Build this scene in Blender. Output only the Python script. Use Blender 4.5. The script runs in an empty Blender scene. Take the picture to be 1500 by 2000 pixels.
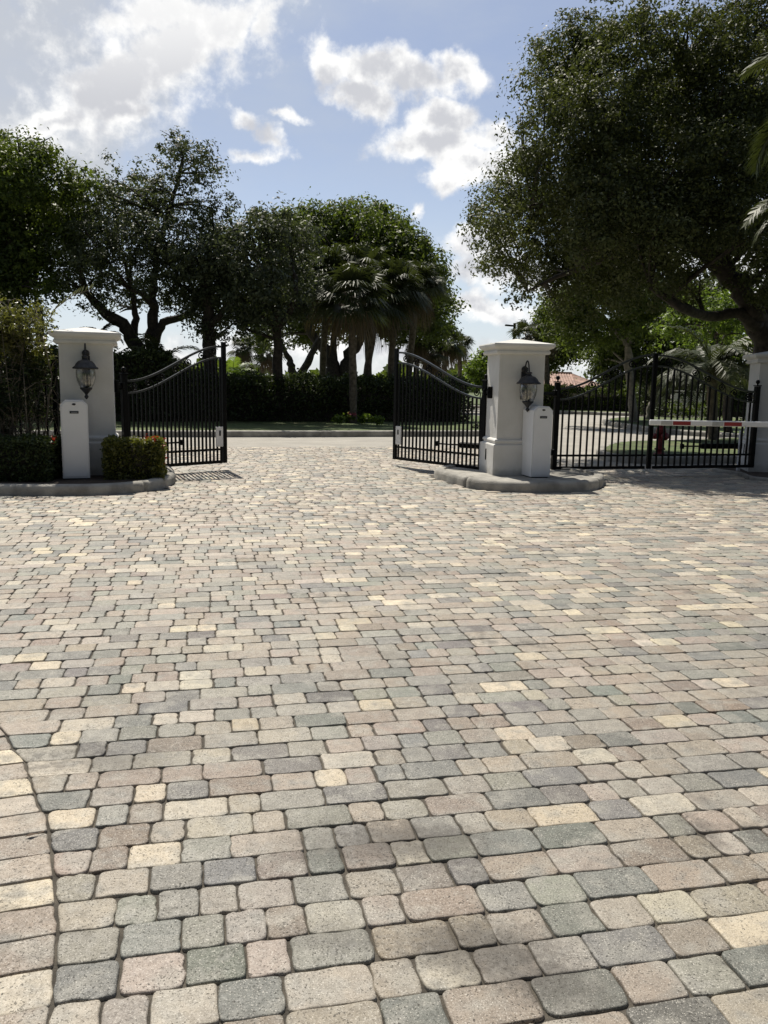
import bpy, math, random
import numpy as np
from mathutils import Vector, Matrix, Euler

random.seed(11)
RNG = np.random.default_rng(23)
scene = bpy.context.scene
COL = scene.collection

# ------------------------------------------------------------------ camera model
CAM_H = 1.55
FPX = 1620.0
PITCH = math.atan(253.0 / FPX)
ROLL = math.asin(0.018)
FW = np.array([0, math.cos(PITCH), -math.sin(PITCH)])
_R0 = np.array([1.0, 0, 0]); _U0 = np.array([0, math.sin(PITCH), math.cos(PITCH)])
RT = math.cos(ROLL) * _R0 + math.sin(ROLL) * _U0
UP = -math.sin(ROLL) * _R0 + math.cos(ROLL) * _U0

def ray(px, py):
    return FW * FPX + RT * (px - 750) + UP * (1000 - py)

def G(px, py, z=0.0):
    """surveyed point at height z that the photograph shows at this pixel"""
    d = ray(px, py)
    return np.array([0, 0, CAM_H]) + d * ((z - CAM_H) / d[2])

def P(px, py, depth):
    """surveyed point at ground distance depth"""
    d = ray(px, py)
    return np.array([0, 0, CAM_H]) + d * (depth / d[1])

cam_data = bpy.data.cameras.new('camera')
cam = bpy.data.objects.new('camera', cam_data)
COL.objects.link(cam)
cam.matrix_world = Matrix(((RT[0], UP[0], -FW[0], 0), (RT[1], UP[1], -FW[1], 0), (RT[2], UP[2], -FW[2], CAM_H), (0, 0, 0, 1)))
cam_data.sensor_fit = 'HORIZONTAL'
cam_data.sensor_width = 36.0
cam_data.lens = 36.0 * FPX / 1500.0
cam_data.clip_start = 0.05
cam_data.clip_end = 3000
scene.camera = cam

# ------------------------------------------------------------------ light
SUN_EL = math.radians(58)
SUN_AZ = math.radians(-22)          # measured from +Y towards +X
SDIR = Vector((math.sin(SUN_AZ) * math.cos(SUN_EL), math.cos(SUN_AZ) * math.cos(SUN_EL), math.sin(SUN_EL)))
sun_data = bpy.data.lights.new('sun', 'SUN')
sun_data.energy = 5.0
sun_data.angle = math.radians(0.53)
sun_data.color = (1.0, 0.935, 0.83)
sun = bpy.data.objects.new('sun', sun_data)
COL.objects.link(sun)
sun.rotation_euler = SDIR.to_track_quat('Z', 'Y').to_euler()
sun.location = (0, 0, 30)

# ------------------------------------------------------------------ node helpers
class NT:
    def __init__(self, tree):
        self.t = tree; self.n = tree.nodes; self.l = tree.links
    def node(self, kind, **kw):
        nd = self.n.new(kind)
        for k, v in kw.items():
            setattr(nd, k, v)
        return nd
    def link(self, a, b):
        self.l.new(a, b)
    def val(self, sock, v):
        if hasattr(v, 'is_linked') or isinstance(v, bpy.types.NodeSocket):
            self.l.new(v, sock)
        else:
            sock.default_value = v
    def math(self, op, a, b=0.0, c=None, clamp=False):
        nd = self.n.new('ShaderNodeMath'); nd.operation = op; nd.use_clamp = clamp
        self.val(nd.inputs[0], a); self.val(nd.inputs[1], b)
        if c is not None: self.val(nd.inputs[2], c)
        return nd.outputs[0]
    def vmath(self, op, a, b=None, scale=None):
        nd = self.n.new('ShaderNodeVectorMath'); nd.operation = op
        self.val(nd.inputs[0], a)
        if b is not None: self.val(nd.inputs[1], b)
        if scale is not None: self.val(nd.inputs['Scale'], scale)
        return nd.outputs['Value'] if op in ('DOT_PRODUCT', 'LENGTH') else nd.outputs[0]
    def mix(self, f, a, b, blend='MIX'):
        nd = self.n.new('ShaderNodeMix'); nd.data_type = 'RGBA'; nd.blend_type = blend
        self.val(nd.inputs[0], f); self.val(nd.inputs[6], a); self.val(nd.inputs[7], b)
        return nd.outputs[2]
    def ramp(self, f, lo, hi, a=0.0, b=1.0, smooth=True):
        nd = self.n.new('ShaderNodeMapRange'); nd.interpolation_type = 'SMOOTHSTEP' if smooth else 'LINEAR'
        self.val(nd.inputs[0], f)
        nd.inputs[1].default_value = lo; nd.inputs[2].default_value = hi
        nd.inputs[3].default_value = a; nd.inputs[4].default_value = b
        return nd.outputs[0]
    def noise(self, vec, scale, detail=3.0, rough=0.55, dim='3D'):
        nd = self.n.new('ShaderNodeTexNoise'); nd.noise_dimensions = dim
        nd.inputs['Scale'].default_value = scale; nd.inputs['Detail'].default_value = detail
        nd.inputs['Roughness'].default_value = rough
        if vec is not None: self.val(nd.inputs['Vector'], vec)
        return nd
    def rgb(self, c):
        nd = self.n.new('ShaderNodeRGB'); nd.outputs[0].default_value = (*c, 1); return nd.outputs[0]

def new_mat(name):
    m = bpy.data.materials.new(name); m.use_nodes = True
    nt = NT(m.node_tree)
    bsdf = next(n for n in nt.n if n.type == 'BSDF_PRINCIPLED')
    out = next(n for n in nt.n if n.type == 'OUTPUT_MATERIAL')
    return m, nt, bsdf, out

def simple_mat(name, color, rough=0.6, metal=0.0, spec=0.5, var=0.25, scale=6.0, bump=0.0, bscale=60.0, var2=None):
    m, nt, b, o = new_mat(name)
    tc = nt.node('ShaderNodeTexCoord').outputs['Object']
    n1 = nt.noise(tc, scale, 5.0).outputs['Fac']
    f = nt.ramp(n1, 0.3, 0.7)
    c = nt.mix(f, (*[x * (1 - var) for x in color], 1), (*[min(1, x * (1 + var)) for x in color], 1))
    if var2 is not None:
        n2 = nt.noise(tc, scale * 0.23, 4.0).outputs['Fac']
        c = nt.mix(nt.ramp(n2, 0.5, 0.72, 0, 0.8), c, (*var2, 1))
    nt.link(c, b.inputs['Base Color'])
    b.inputs['Roughness'].default_value = rough
    b.inputs['Metallic'].default_value = metal
    b.inputs['Specular IOR Level'].default_value = spec
    if bump:
        n3 = nt.noise(tc, bscale, 4.0).outputs['Fac']
        bp = nt.node('ShaderNodeBump'); bp.inputs['Strength'].default_value = bump; bp.inputs['Distance'].default_value = 0.01
        nt.link(n3, bp.inputs['Height']); nt.link(bp.outputs[0], b.inputs['Normal'])
    return m

def leaf_mat(name, base, tip, rough=0.42, trans=0.22, spec=0.5):
    """leaf colour runs from base to tip by each leaf's own tint"""
    m, nt, b, o = new_mat(name)
    at = nt.node('ShaderNodeAttribute'); at.attribute_name = 'tint'
    c = nt.mix(at.outputs['Fac'], (*base, 1), (*tip, 1))
    nt.link(c, b.inputs['Base Color'])
    b.inputs['Roughness'].default_value = rough
    b.inputs['Specular IOR Level'].default_value = spec
    tr = nt.node('ShaderNodeBsdfTranslucent')
    c2 = nt.mix(0.6, c, (tip[0] * 2.0, tip[1] * 2.2, tip[2] * 0.9, 1))
    nt.link(c2, tr.inputs['Color'])
    mx = nt.node('ShaderNodeMixShader'); mx.inputs[0].default_value = trans
    nt.link(b.outputs[0], mx.inputs[1]); nt.link(tr.outputs[0], mx.inputs[2])
    nt.link(mx.outputs[0], o.inputs['Surface'])
    return m

def stucco_mat():
    m, nt, b, o = new_mat('white_stucco')
    tc = nt.node('ShaderNodeTexCoord').outputs['Object']
    n1 = nt.noise(tc, 2.3, 5.0).outputs['Fac']
    c = nt.mix(nt.ramp(n1, .35, .7), (.69, .68, .65, 1), (.61, .60, .565, 1))
    # rain streaks run down from the cap; splash dirt at the foot
    st = nt.noise(nt.vmath('MULTIPLY', tc, (11.0, 11.0, .55)), 1.0, 4.0, .6).outputs['Fac']
    c = nt.mix(nt.ramp(st, .56, .78, 0, .30), c, (.40, .39, .35, 1))
    sep = nt.node('ShaderNodeSeparateXYZ'); nt.link(tc, sep.inputs[0])
    foot = nt.math('ADD', nt.ramp(sep.outputs['Z'], .28, .0), nt.math('MULTIPLY', nt.math('SUBTRACT', nt.noise(tc, 9.0, 4.0).outputs['Fac'], .5), .9))
    c = nt.mix(nt.ramp(foot, .35, 1.1, 0, .5), c, (.30, .28, .23, 1))
    nt.link(c, b.inputs['Base Color']); b.inputs['Roughness'].default_value = .8
    h = nt.math('ADD', nt.noise(tc, 14.0, 4.0).outputs['Fac'], nt.math('MULTIPLY', nt.noise(tc, 110.0, 3.0).outputs['Fac'], .35))
    bp = nt.node('ShaderNodeBump'); bp.inputs['Strength'].default_value = .35; bp.inputs['Distance'].default_value = .012
    nt.link(h, bp.inputs['Height']); nt.link(bp.outputs[0], b.inputs['Normal'])
    return m

# ------------------------------------------------------------------ materials
M = {}
M['stucco'] = stucco_mat()
M['white_paint'] = simple_mat('white_painted_metal', (0.78, 0.79, 0.80), 0.4, var=0.02, scale=4, var2=(0.66, 0.66, 0.655))
M['concrete'] = simple_mat('kerb_concrete', (0.315, 0.30, 0.265), 0.9, var=0.28, scale=4, bump=0.6, bscale=45, var2=(0.13, 0.125, 0.11))
M['black_metal'] = simple_mat('black_painted_iron', (0.004, 0.004, 0.004), 0.42, spec=0.12, var=0.3, scale=9)
M['rail_metal'] = simple_mat('sunlit_black_iron', (0.022, 0.022, 0.022), 0.30, spec=0.6, var=0.3, scale=9)  # sun highlight on the rails put into a lighter, glossier copy of the black
M['lantern_metal'] = simple_mat('aged_bronze', (0.018, 0.018, 0.020), 0.5, metal=0.15, var=0.5, scale=18, var2=(0.05, 0.052, 0.056))
M['dark_plate'] = simple_mat('dark_badge', (0.012, 0.013, 0.018), 0.35)
M['badge_print'] = simple_mat('grey_badge_print', (0.25, 0.27, 0.30), 0.4)
M['candle'] = simple_mat('ivory_candle', (0.55, 0.52, 0.44), 0.5)
M['red_tape'] = simple_mat('red_reflective_tape', (0.27, 0.022, 0.020), 0.5, var=0.2)
M['grey_tape'] = simple_mat('silver_reflective_tape', (0.42, 0.42, 0.41), 0.35, var=0.1)
M['red_paint'] = simple_mat('faded_red_paint', (0.17, 0.012, 0.015), 0.5, var=0.25)
M['asphalt'] = simple_mat('worn_asphalt', (0.33, 0.31, 0.27), 0.9, var=0.10, scale=1.2, bump=0.3, bscale=120, var2=(0.26, 0.245, 0.22))
M['mulch'] = simple_mat('dark_mulch', (0.055, 0.040, 0.028), 0.95, var=0.6, scale=25, bump=0.9, bscale=60)
M['bark'] = simple_mat('oak_bark', (0.042, 0.034, 0.028), 0.9, var=0.45, scale=9, bump=0.9, bscale=22)
M['pale_bark'] = simple_mat('pale_grey_bark', (0.21, 0.19, 0.165), 0.9, var=0.3, scale=7, bump=0.7, bscale=25)
M['palm_bark'] = simple_mat('palm_trunk', (0.12, 0.10, 0.08), 0.9, var=0.45, scale=8, bump=0.8, bscale=25)
M['twig'] = simple_mat('dry_twig', (0.17, 0.14, 0.105), 0.8, var=0.4, scale=12)
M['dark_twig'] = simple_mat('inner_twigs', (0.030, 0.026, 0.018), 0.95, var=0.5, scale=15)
M['grass'] = simple_mat('lawn_grass', (0.075, 0.105, 0.030), 0.9, var=0.45, scale=3.0, bump=1.0, bscale=40, var2=(0.12, 0.12, 0.05))
M['roof_tile'] = simple_mat('clay_roof_tile', (0.36, 0.235, 0.185), 0.8, var=0.35, scale=3)
M['cream_wall'] = simple_mat('cream_render', (0.62, 0.56, 0.45), 0.8, var=0.05)
M['dry_leaf'] = simple_mat('brown_dry_leaf', (0.10, 0.06, 0.03), 0.7, var=0.3, scale=40)
M['treeline'] = simple_mat('far_trees', (0.075, 0.10, 0.06), 0.9, var=0.4, scale=0.6)
M['water'] = simple_mat('lake_water', (0.05, 0.07, 0.08), 0.12, var=0.1)

M['oak_leaf'] = leaf_mat('oak_leaf', (0.026, 0.036, 0.016), (0.115, 0.128, 0.046), 0.58, 0.18, 0.28)
M['green_leaf'] = leaf_mat('green_leaf', (0.034, 0.054, 0.016), (0.130, 0.165, 0.036), 0.55, 0.26, 0.28)
M['grey_leaf'] = leaf_mat('grey_leaf', (0.028, 0.038, 0.024), (0.110, 0.128, 0.072), 0.55, 0.18, 0.30)
M['bright_leaf'] = leaf_mat('bright_leaf', (0.050, 0.085, 0.020), (0.17, 0.23, 0.045), 0.5, 0.32, 0.3)
M['olive_leaf'] = leaf_mat('olive_leaf', (0.035, 0.040, 0.012), (0.17, 0.165, 0.050), 0.40, 0.25)
M['hedge_leaf'] = leaf_mat('hedge_leaf', (0.018, 0.030, 0.012), (0.075, 0.100, 0.032), 0.52, 0.16, 0.30)
M['ixora_leaf'] = leaf_mat('ixora_leaf', (0.022, 0.034, 0.009), (0.19, 0.19, 0.035), 0.5, 0.24)
M['red_flower'] = leaf_mat('red_flower', (0.22, 0.014, 0.012), (0.48, 0.05, 0.03), 0.6, 0.25)
M['pink_flower'] = leaf_mat('pink_flower', (0.30, 0.03, 0.09), (0.62, 0.18, 0.25), 0.6, 0.25)
M['palm_leaf'] = leaf_mat('palm_leaf', (0.020, 0.030, 0.011), (0.066, 0.078, 0.028), 0.52, 0.16, 0.26)
M['dead_frond'] = leaf_mat('dead_frond', (0.06, 0.045, 0.028), (0.15, 0.11, 0.065), 0.7, 0.1)

def glass_mat():
    m, nt, b, o = new_mat('seeded_lamp_glass')
    tp = nt.node('ShaderNodeBsdfTransparent'); tp.inputs[0].default_value = (0.80, 0.80, 0.78, 1)
    gl = nt.node('ShaderNodeBsdfGlossy'); gl.inputs['Roughness'].default_value = 0.08
    lw = nt.node('ShaderNodeLayerWeight'); lw.inputs[0].default_value = 0.35
    f = nt.math('MULTIPLY_ADD', lw.outputs['Facing'], 0.55, 0.06)
    mx = nt.node('ShaderNodeMixShader'); nt.link(f, mx.inputs[0])
    nt.link(tp.outputs[0], mx.inputs[1]); nt.link(gl.outputs[0], mx.inputs[2])
    nt.link(mx.outputs[0], o.inputs['Surface'])
    return m
M['glass'] = glass_mat()

def paver_mat():
    m, nt, b, o = new_mat('tumbled_concrete_paver')
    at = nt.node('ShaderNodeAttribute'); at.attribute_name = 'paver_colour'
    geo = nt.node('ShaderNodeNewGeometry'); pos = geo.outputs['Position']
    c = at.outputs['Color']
    # blended pigment within one paver
    nb = nt.noise(pos, 7.0, 3.0).outputs['Fac']
    c = nt.mix(nt.ramp(nb, 0.46, 0.66, 0, 0.55), c, (0.30, 0.285, 0.245, 1))
    nb3 = nt.noise(nt.vmath('ADD', pos, (7.3, 2.1, 0.0)), 8.5, 3.0).outputs['Fac']
    c = nt.mix(nt.ramp(nb3, 0.54, 0.70, 0, 0.50), c, (0.19, 0.185, 0.165, 1))
    nb2 = nt.noise(pos, 24.0, 4.0, 0.65).outputs['Fac']
    c = nt.mix(1.0, c, nt.mix(nt.ramp(nb2, 0.3, 0.7), (0.86, 0.86, 0.86, 1), (1.12, 1.12, 1.11, 1)), 'MULTIPLY')
    # aggregate grains
    ng = nt.noise(pos, 230.0, 3.0, 0.75).outputs['Fac']
    c = nt.mix(nt.ramp(ng, 0.56, 0.68, 0, 0.80), c, (0.66, 0.62, 0.54, 1))
    c = nt.mix(nt.ramp(ng, 0.44, 0.34, 0, 0.75), c, (0.10, 0.09, 0.075, 1))
    # open pits, in patches
    npit = nt.noise(pos, 125.0, 3.0, 0.65).outputs['Fac']
    npatch = nt.noise(pos, 9.0, 2.0).outputs['Fac']
    pit = nt.math('MULTIPLY', nt.ramp(npit, 0.42, 0.35), nt.ramp(npatch, 0.34, 0.58))
    c = nt.mix(nt.math('MULTIPLY', pit, 0.85), c, (0.030, 0.026, 0.020, 1))
    # stains: oil and tyre dirt lying across several pavers
    ns = nt.noise(pos, 1.15, 4.0, 0.6).outputs['Fac']
    ns2 = nt.noise(pos, 10.0, 4.0, 0.65).outputs['Fac']
    st = nt.math('MULTIPLY', nt.ramp(ns, 0.55, 0.68), nt.ramp(ns2, 0.42, 0.62))
    c = nt.mix(nt.math('MULTIPLY', st, 0.62), c, (0.065, 0.058, 0.048, 1))
    nst = nt.noise(pos, 26.0, 6.0, 0.7).outputs['Fac']
    for px, py, rx, ry, amt in ((930, 1850, .24, .13, .78), (700, 1650, .34, .15, .5), (830, 1640, .28, .13, .6), (1090, 1930, .14, .10, .5), (1010, 1900, .14, .10, .45), (640, 1830, .16, .07, .35), (230, 1480, .26, .16, .4)):
        g = G(px, py)
        dv = nt.vmath('MULTIPLY', nt.vmath('SUBTRACT', pos, (float(g[0]), float(g[1]), 0.0)), (1 / rx, 1 / ry, 0.0))
        q = nt.math('SUBTRACT', 1.25, nt.vmath('LENGTH', dv))
        q = nt.math('ADD', q, nt.math('MULTIPLY', nt.math('SUBTRACT', nst, 0.5), 1.5))
        c = nt.mix(nt.math('MULTIPLY', nt.ramp(q, -0.15, 0.95), amt), c, (0.062, 0.054, 0.044, 1))
    nt.link(c, b.inputs['Base Color'])
    rr = nt.ramp(nt.noise(pos, 40.0, 3.0).outputs['Fac'], 0.3, 0.7, 0.50, 0.72)
    nt.link(rr, b.inputs['Roughness'])
    b.inputs['Specular IOR Level'].default_value = 0.42
    h = nt.math('ADD', nt.math('MULTIPLY', ng, 0.5), nt.math('MULTIPLY', nt.ramp(npit, 0.34, 0.42), 0.8))
    h = nt.math('ADD', h, nt.math('MULTIPLY', nb2, 1.2))
    bp = nt.node('ShaderNodeBump'); bp.inputs['Strength'].default_value = 0.55; bp.inputs['Distance'].default_value = 0.0035
    nt.link(h, bp.inputs['Height']); nt.link(bp.outputs[0], b.inputs['Normal'])
    return m
M['paver'] = paver_mat()
M['joint'] = simple_mat('joint_sand', (0.070, 0.061, 0.048), 0.95, var=0.4, scale=9, bump=0.6, bscale=150)

# ------------------------------------------------------------------ sky
def build_world():
    w = bpy.data.worlds.new('World'); scene.world = w; w.use_nodes = True
    nt = NT(w.node_tree)
    bg = next(n for n in nt.n if n.type == 'BACKGROUND')
    sky = nt.node('ShaderNodeTexSky'); sky.sky_type = 'NISHITA'; sky.sun_disc = False
    sky.sun_elevation = SUN_EL; sky.sun_rotation = SUN_AZ
    sky.air_density = 1.0; sky.dust_density = 0.7; sky.ozone_density = 1.5; sky.altitude = 5
    v = nt.node('ShaderNodeTexCoord').outputs['Generated']
    warp = nt.noise(v, 5.0, 4.0, 0.55).outputs['Color']
    vw = nt.vmath('ADD', v, nt.vmath('SCALE', nt.vmath('SUBTRACT', warp, (0.5, 0.5, 0.5)), scale=0.055))
    warp2 = nt.noise(v, 17.0, 5.0, 0.6).outputs['Color']
    vw = nt.vmath('ADD', vw, nt.vmath('SCALE', nt.vmath('SUBTRACT', warp2, (0.5, 0.5, 0.5)), scale=0.040))
    # cumulus banks: bearing and size in the sky
    # px, py, half width, half height, tilt(deg), weight
    blobs = [(330, 70, 300, 120, -20, .42), (180, 240, 240, 60, -12, .42), (330, 105, 190, 60, -30, 1.0), (215, 180, 150, 58, -24, 1.0), (110, 245, 120, 34, -12, .95), (430, 45, 110, 48, -24, .95), (510, 40, 52, 36, -40, .75), (300, 30, 150, 40, -10, .8), (230, 225, 110, 26, -8, .8),
             (490, 225, 48, 17, 22, .6), (545, 265, 52, 20, 35, .62), (520, 295, 60, 12, -8, .55), (570, 225, 40, 8, 12, .45),
             (760, 135, 138, 46, 8, 1.0), (650, 130, 40, 52, 0, .85), (890, 132, 70, 34, 10, .85), (700, 185, 70, 36, 20, .8),
             (840, 270, 135, 42, -6, 1.0), (930, 310, 100, 40, 6, 1.0), (860, 222, 75, 34, 0, .9), (970, 255, 60, 36, 0, .85), (900, 350, 80, 22, 0, .8),
             (945, 480, 80, 42, 0, .95), (990, 530, 120, 36, 0, .9), (930, 600, 150, 30, 0, .7),
             (820, 412, 11, 16, 0, .5), (250, 720, 500, 50, 0, .55), (800, 690, 900, 45, 0, .5), (1500, 500, 200, 120, 0, .6), (1250, 480, 160, 70, 0, .8),
             (60, 300, 110, 30, 0, .7)]
    dens = None
    for px, py, a, bb, tilt, wt in blobs:
        c = Vector(ray(px, py)).normalized()
        r = Vector((RT[0], RT[1], RT[2])); r = (r - c * r.dot(c)).normalized()
        u = r.cross(c).normalized() * 1.0
        u = c.cross(r) * -1.0
        if u.z < 0: u = -u
        t = math.radians(-tilt)
        r2 = r * math.cos(t) + u * math.sin(t); u2 = -r * math.sin(t) + u * math.cos(t)
        k = 1.0 / Vector(ray(px, py)).length
        da = nt.vmath('DOT_PRODUCT', nt.vmath('SUBTRACT', vw, tuple(c)), tuple(r2 / (a * k)))
        db = nt.vmath('DOT_PRODUCT', nt.vmath('SUBTRACT', vw, tuple(c)), tuple(u2 / (bb * k)))
        d2 = nt.math('ADD', nt.math('MULTIPLY', da, da), nt.math('MULTIPLY', db, db))
        q = nt.math('MULTIPLY', nt.math('SUBTRACT', 1.25, nt.math('SQRT', d2)), wt)
        dens = q if dens is None else nt.math('SMOOTH_MAX', dens, q, 0.10)
    fbm = nt.noise(v, 26.0, 8.0, 0.62).outputs['Fac']
    fine = nt.math('MULTIPLY', nt.math('SUBTRACT', fbm, 0.5), 1.7)
    d = nt.math('ADD', dens, fine)
    alpha = nt.ramp(d, 0.05, 0.66)
    core = nt.ramp(nt.math('ADD', dens, nt.math('MULTIPLY', nt.math('SUBTRACT', nt.noise(v, 11.0, 5.0, 0.6).outputs['Fac'], 0.5), 1.3)), 0.30, 1.25)
    n_a = nt.noise(v, 19.0, 6.0, 0.55).outputs['Fac']
    n_b = nt.noise(nt.vmath('ADD', v, (-0.006, 0.004, 0.016)), 19.0, 6.0, 0.55).outputs['Fac']
    relief = nt.math('MULTIPLY', nt.math('SUBTRACT', n_a, n_b), 4.2)
    core = nt.ramp(nt.math('SUBTRACT', core, relief), -0.35, 1.0)
    sdot0 = nt.vmath('DOT_PRODUCT', v, tuple(SDIR))
    core = nt.math('MULTIPLY', core, nt.ramp(sdot0, 0.74, 0.81, 1.0, 0.30))
    ccol = nt.mix(core, (9.6, 9.55, 9.4, 1), (5.6, 5.7, 6.05, 1))
    # thin veil over the sunward half and towards the horizon
    sdot = nt.vmath('DOT_PRODUCT', v, tuple(SDIR))
    veil = nt.ramp(sdot, 0.48, 0.92, 0.14, 0.92)
    wisp = nt.noise(nt.vmath('MULTIPLY', v, (1.0, 1.0, 2.4)), 4.0, 6.0, 0.6).outputs['Fac']
    veil = nt.math('MULTIPLY', veil, nt.ramp(wisp, 0.25, 0.75, 0.55, 1.1))
    sep = nt.node('ShaderNodeSeparateXYZ'); nt.link(v, sep.inputs[0])
    low = nt.ramp(sep.outputs['Z'], 0.30, 0.02, 0.0, 0.60)
    front = nt.ramp(sep.outputs['Y'], -0.1, 0.5)
    low = nt.math('MULTIPLY', low, front)
    skyc = nt.mix(1.0, sky.outputs[0], (0.86, 0.84, 0.92, 1), 'MULTIPLY')
    away = nt.ramp(sep.outputs['Y'], -0.35, 0.35, 0.22, 1.0)
    skyc = nt.vmath('SCALE', skyc, scale=away)
    base = nt.mix(veil, skyc, (4.9, 5.4, 6.1, 1))
    base = nt.mix(low, base, (6.9, 7.7, 8.3, 1))
    # flat grey sheet of cloud high on the left
    gdir = Vector(ray(20, 40)).normalized()
    gd = nt.vmath('DOT_PRODUCT', vw, tuple(gdir))
    sheet_f = nt.math('MULTIPLY', nt.ramp(gd, 0.975, 0.995, 0.0, 0.85), nt.ramp(wisp, 0.2, 0.7, 0.75, 1.0))
    base = nt.mix(sheet_f, base, (5.3, 5.5, 5.8, 1))
    alpha = nt.math('MULTIPLY', alpha, front)
    col = nt.mix(alpha, base, ccol)
    nt.link(col, bg.inputs['Color'])
    bg.inputs['Strength'].default_value = 0.1
build_world()

# ------------------------------------------------------------------ mesh building
class MB:
    def __init__(self):
        self.v = []; self.f = []; self.m = []; self.s = []
    def add(self, verts, faces, mat=0, smooth=False):
        o = len(self.v)
        self.v.extend([tuple(map(float, p)) for p in verts])
        for f in faces:
            self.f.append(tuple(i + o for i in f)); self.m.append(mat); self.s.append(smooth)
    def box(self, c, size, rot=None, mat=0, bevel=0.0):
        hx, hy, hz = [s / 2 for s in size]
        if bevel <= 0:
            vs = [Vector((x, y, z)) for x in (-hx, hx) for y in (-hy, hy) for z in (-hz, hz)]
            fs = [(0, 1, 3, 2), (4, 6, 7, 5), (0, 4, 5, 1), (2, 3, 7, 6), (0, 2, 6, 4), (1, 5, 7, 3)]
        else:
            b = min(bevel, hx * .9, hy * .9, hz * .9)
            vs = []; idx = {}
            for sx in (-1, 1):
                for sy in (-1, 1):
                    for sz in (-1, 1):
                        for ax in range(3):
                            p = [sx * (hx - b), sy * (hy - b), sz * (hz - b)]
                            p[ax] = (sx * hx, sy * hy, sz * hz)[ax]
                            idx[(sx, sy, sz, ax)] = len(vs); vs.append(Vector(p))
            fs = []
            for ax in range(3):
                o1, o2 = [(1, 2), (2, 0), (0, 1)][ax]
                for s in (-1, 1):
                    q = []
                    for a, c2 in ((-1, -1), (1, -1), (1, 1), (-1, 1)):
                        k = [0, 0, 0]; k[ax] = s; k[o1] = a; k[o2] = c2
                        q.append(idx[(*k, ax)])
                    fs.append(tuple(q if s > 0 else q[::-1]))
            for ax in range(3):        # edge strips parallel to ax
                o1, o2 = [(1, 2), (2, 0), (0, 1)][ax]
                for s1 in (-1, 1):
                    for s2 in (-1, 1):
                        k0 = [0, 0, 0]; k0[ax] = -1; k0[o1] = s1; k0[o2] = s2
                        k1 = list(k0); k1[ax] = 1
                        fs.append((idx[(*k0, o1)], idx[(*k1, o1)], idx[(*k1, o2)], idx[(*k0, o2)]))
            for sx in (-1, 1):
                for sy in (-1, 1):
                    for sz in (-1, 1):
                        fs.append((idx[(sx, sy, sz, 0)], idx[(sx, sy, sz, 1)], idx[(sx, sy, sz, 2)]))
        if rot is not None:
            vs = [rot @ p for p in vs]
        c = Vector(c)
        self.add([p + c for p in vs], fs, mat)
    def tube(self, path, rad, sides=8, mat=0, caps=True, smooth=True, twist=0.0):
        path = [Vector(p) for p in path]; n = len(path)
        if not hasattr(rad, '__len__'): rad = [rad] * n
        vs = []; fs = []
        up = None
        for i, p in enumerate(path):
            t = (path[min(i + 1, n - 1)] - path[max(i - 1, 0)])
            t = t.normalized() if t.length > 1e-9 else Vector((0, 0, 1))
            if up is None:
                a = Vector((0, 0, 1)) if abs(t.z) < .9 else Vector((1, 0, 0))
                up = (a - t * a.dot(t)).normalized()
            else:
                up = up - t * up.dot(t)
                up = up.normalized() if up.length > 1e-6 else t.orthogonal().normalized()
            sd = t.cross(up)
            for k in range(sides):
                an = 2 * math.pi * (k + .5) / sides + twist
                vs.append(p + (up * math.cos(an) + sd * math.sin(an)) * rad[i])
        for i in range(n - 1):
            for k in range(sides):
                k2 = (k + 1) % sides
                fs.append((i * sides + k, i * sides + k2, (i + 1) * sides + k2, (i + 1) * sides + k))
        o = len(self.v)
        self.add(vs, fs, mat, smooth)
        if caps:
            self.f.append(tuple(o + k for k in range(sides))[::-1]); self.m.append(mat); self.s.append(False)
            self.f.append(tuple(o + (n - 1) * sides + k for k in range(sides))); self.m.append(mat); self.s.append(False)
    def lathe(self, prof, segs=16, c=(0, 0, 0), rot=None, mat=0, smooth=True, sq=False):
        c = Vector(c); vs = []; fs = []
        for r, z in prof:
            for k in range(segs):
                an = 2 * math.pi * (k + .5) / segs
                p = Vector((r * math.cos(an), r * math.sin(an), z))
                if rot is not None: p = rot @ p
                vs.append(p + c)
        n = len(prof)
        for i in range(n - 1):
            for k in range(segs):
                k2 = (k + 1) % segs
                fs.append((i * segs + k, i * segs + k2, (i + 1) * segs + k2, (i + 1) * segs + k))
        o = len(self.v)
        self.add(vs, fs, mat, smooth)
        self.f.append(tuple(o + k for k in range(segs))[::-1]); self.m.append(mat); self.s.append(False)
        self.f.append(tuple(o + (n - 1) * segs + k for k in range(segs))); self.m.append(mat); self.s.append(False)
    def build(self, name, mats, parent=None, loc=None, rotz=None):
        me = bpy.data.meshes.new(name)
        me.from_pydata(self.v, [], self.f)
        if not isinstance(mats, (list, tuple)): mats = [mats]
        for mm in mats: me.materials.append(mm)
        me.polygons.foreach_set('material_index', self.m)
        me.polygons.foreach_set('use_smooth', self.s)
        me.update()
        o = bpy.data.objects.new(name, me); COL.objects.link(o)
        if parent is not None: o.parent = parent
        if loc is not None: o.location = loc
        if rotz is not None: o.rotation_euler = (0, 0, rotz)
        return o

def tag(o, label=None, cat=None, group=None, kind=None):
    if label: o['label'] = label
    if cat: o['category'] = cat
    if group: o['group'] = group
    if kind: o['kind'] = kind
    return o

def thing(name, label, cat, loc=(0, 0, 0), rotz=0.0, group=None):
    o = bpy.data.objects.new(name, None); COL.objects.link(o)
    o.empty_display_size = .2
    o.location = tuple(map(float, loc)); o.rotation_euler = (0, 0, rotz)
    return tag(o, label, cat, group)

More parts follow.
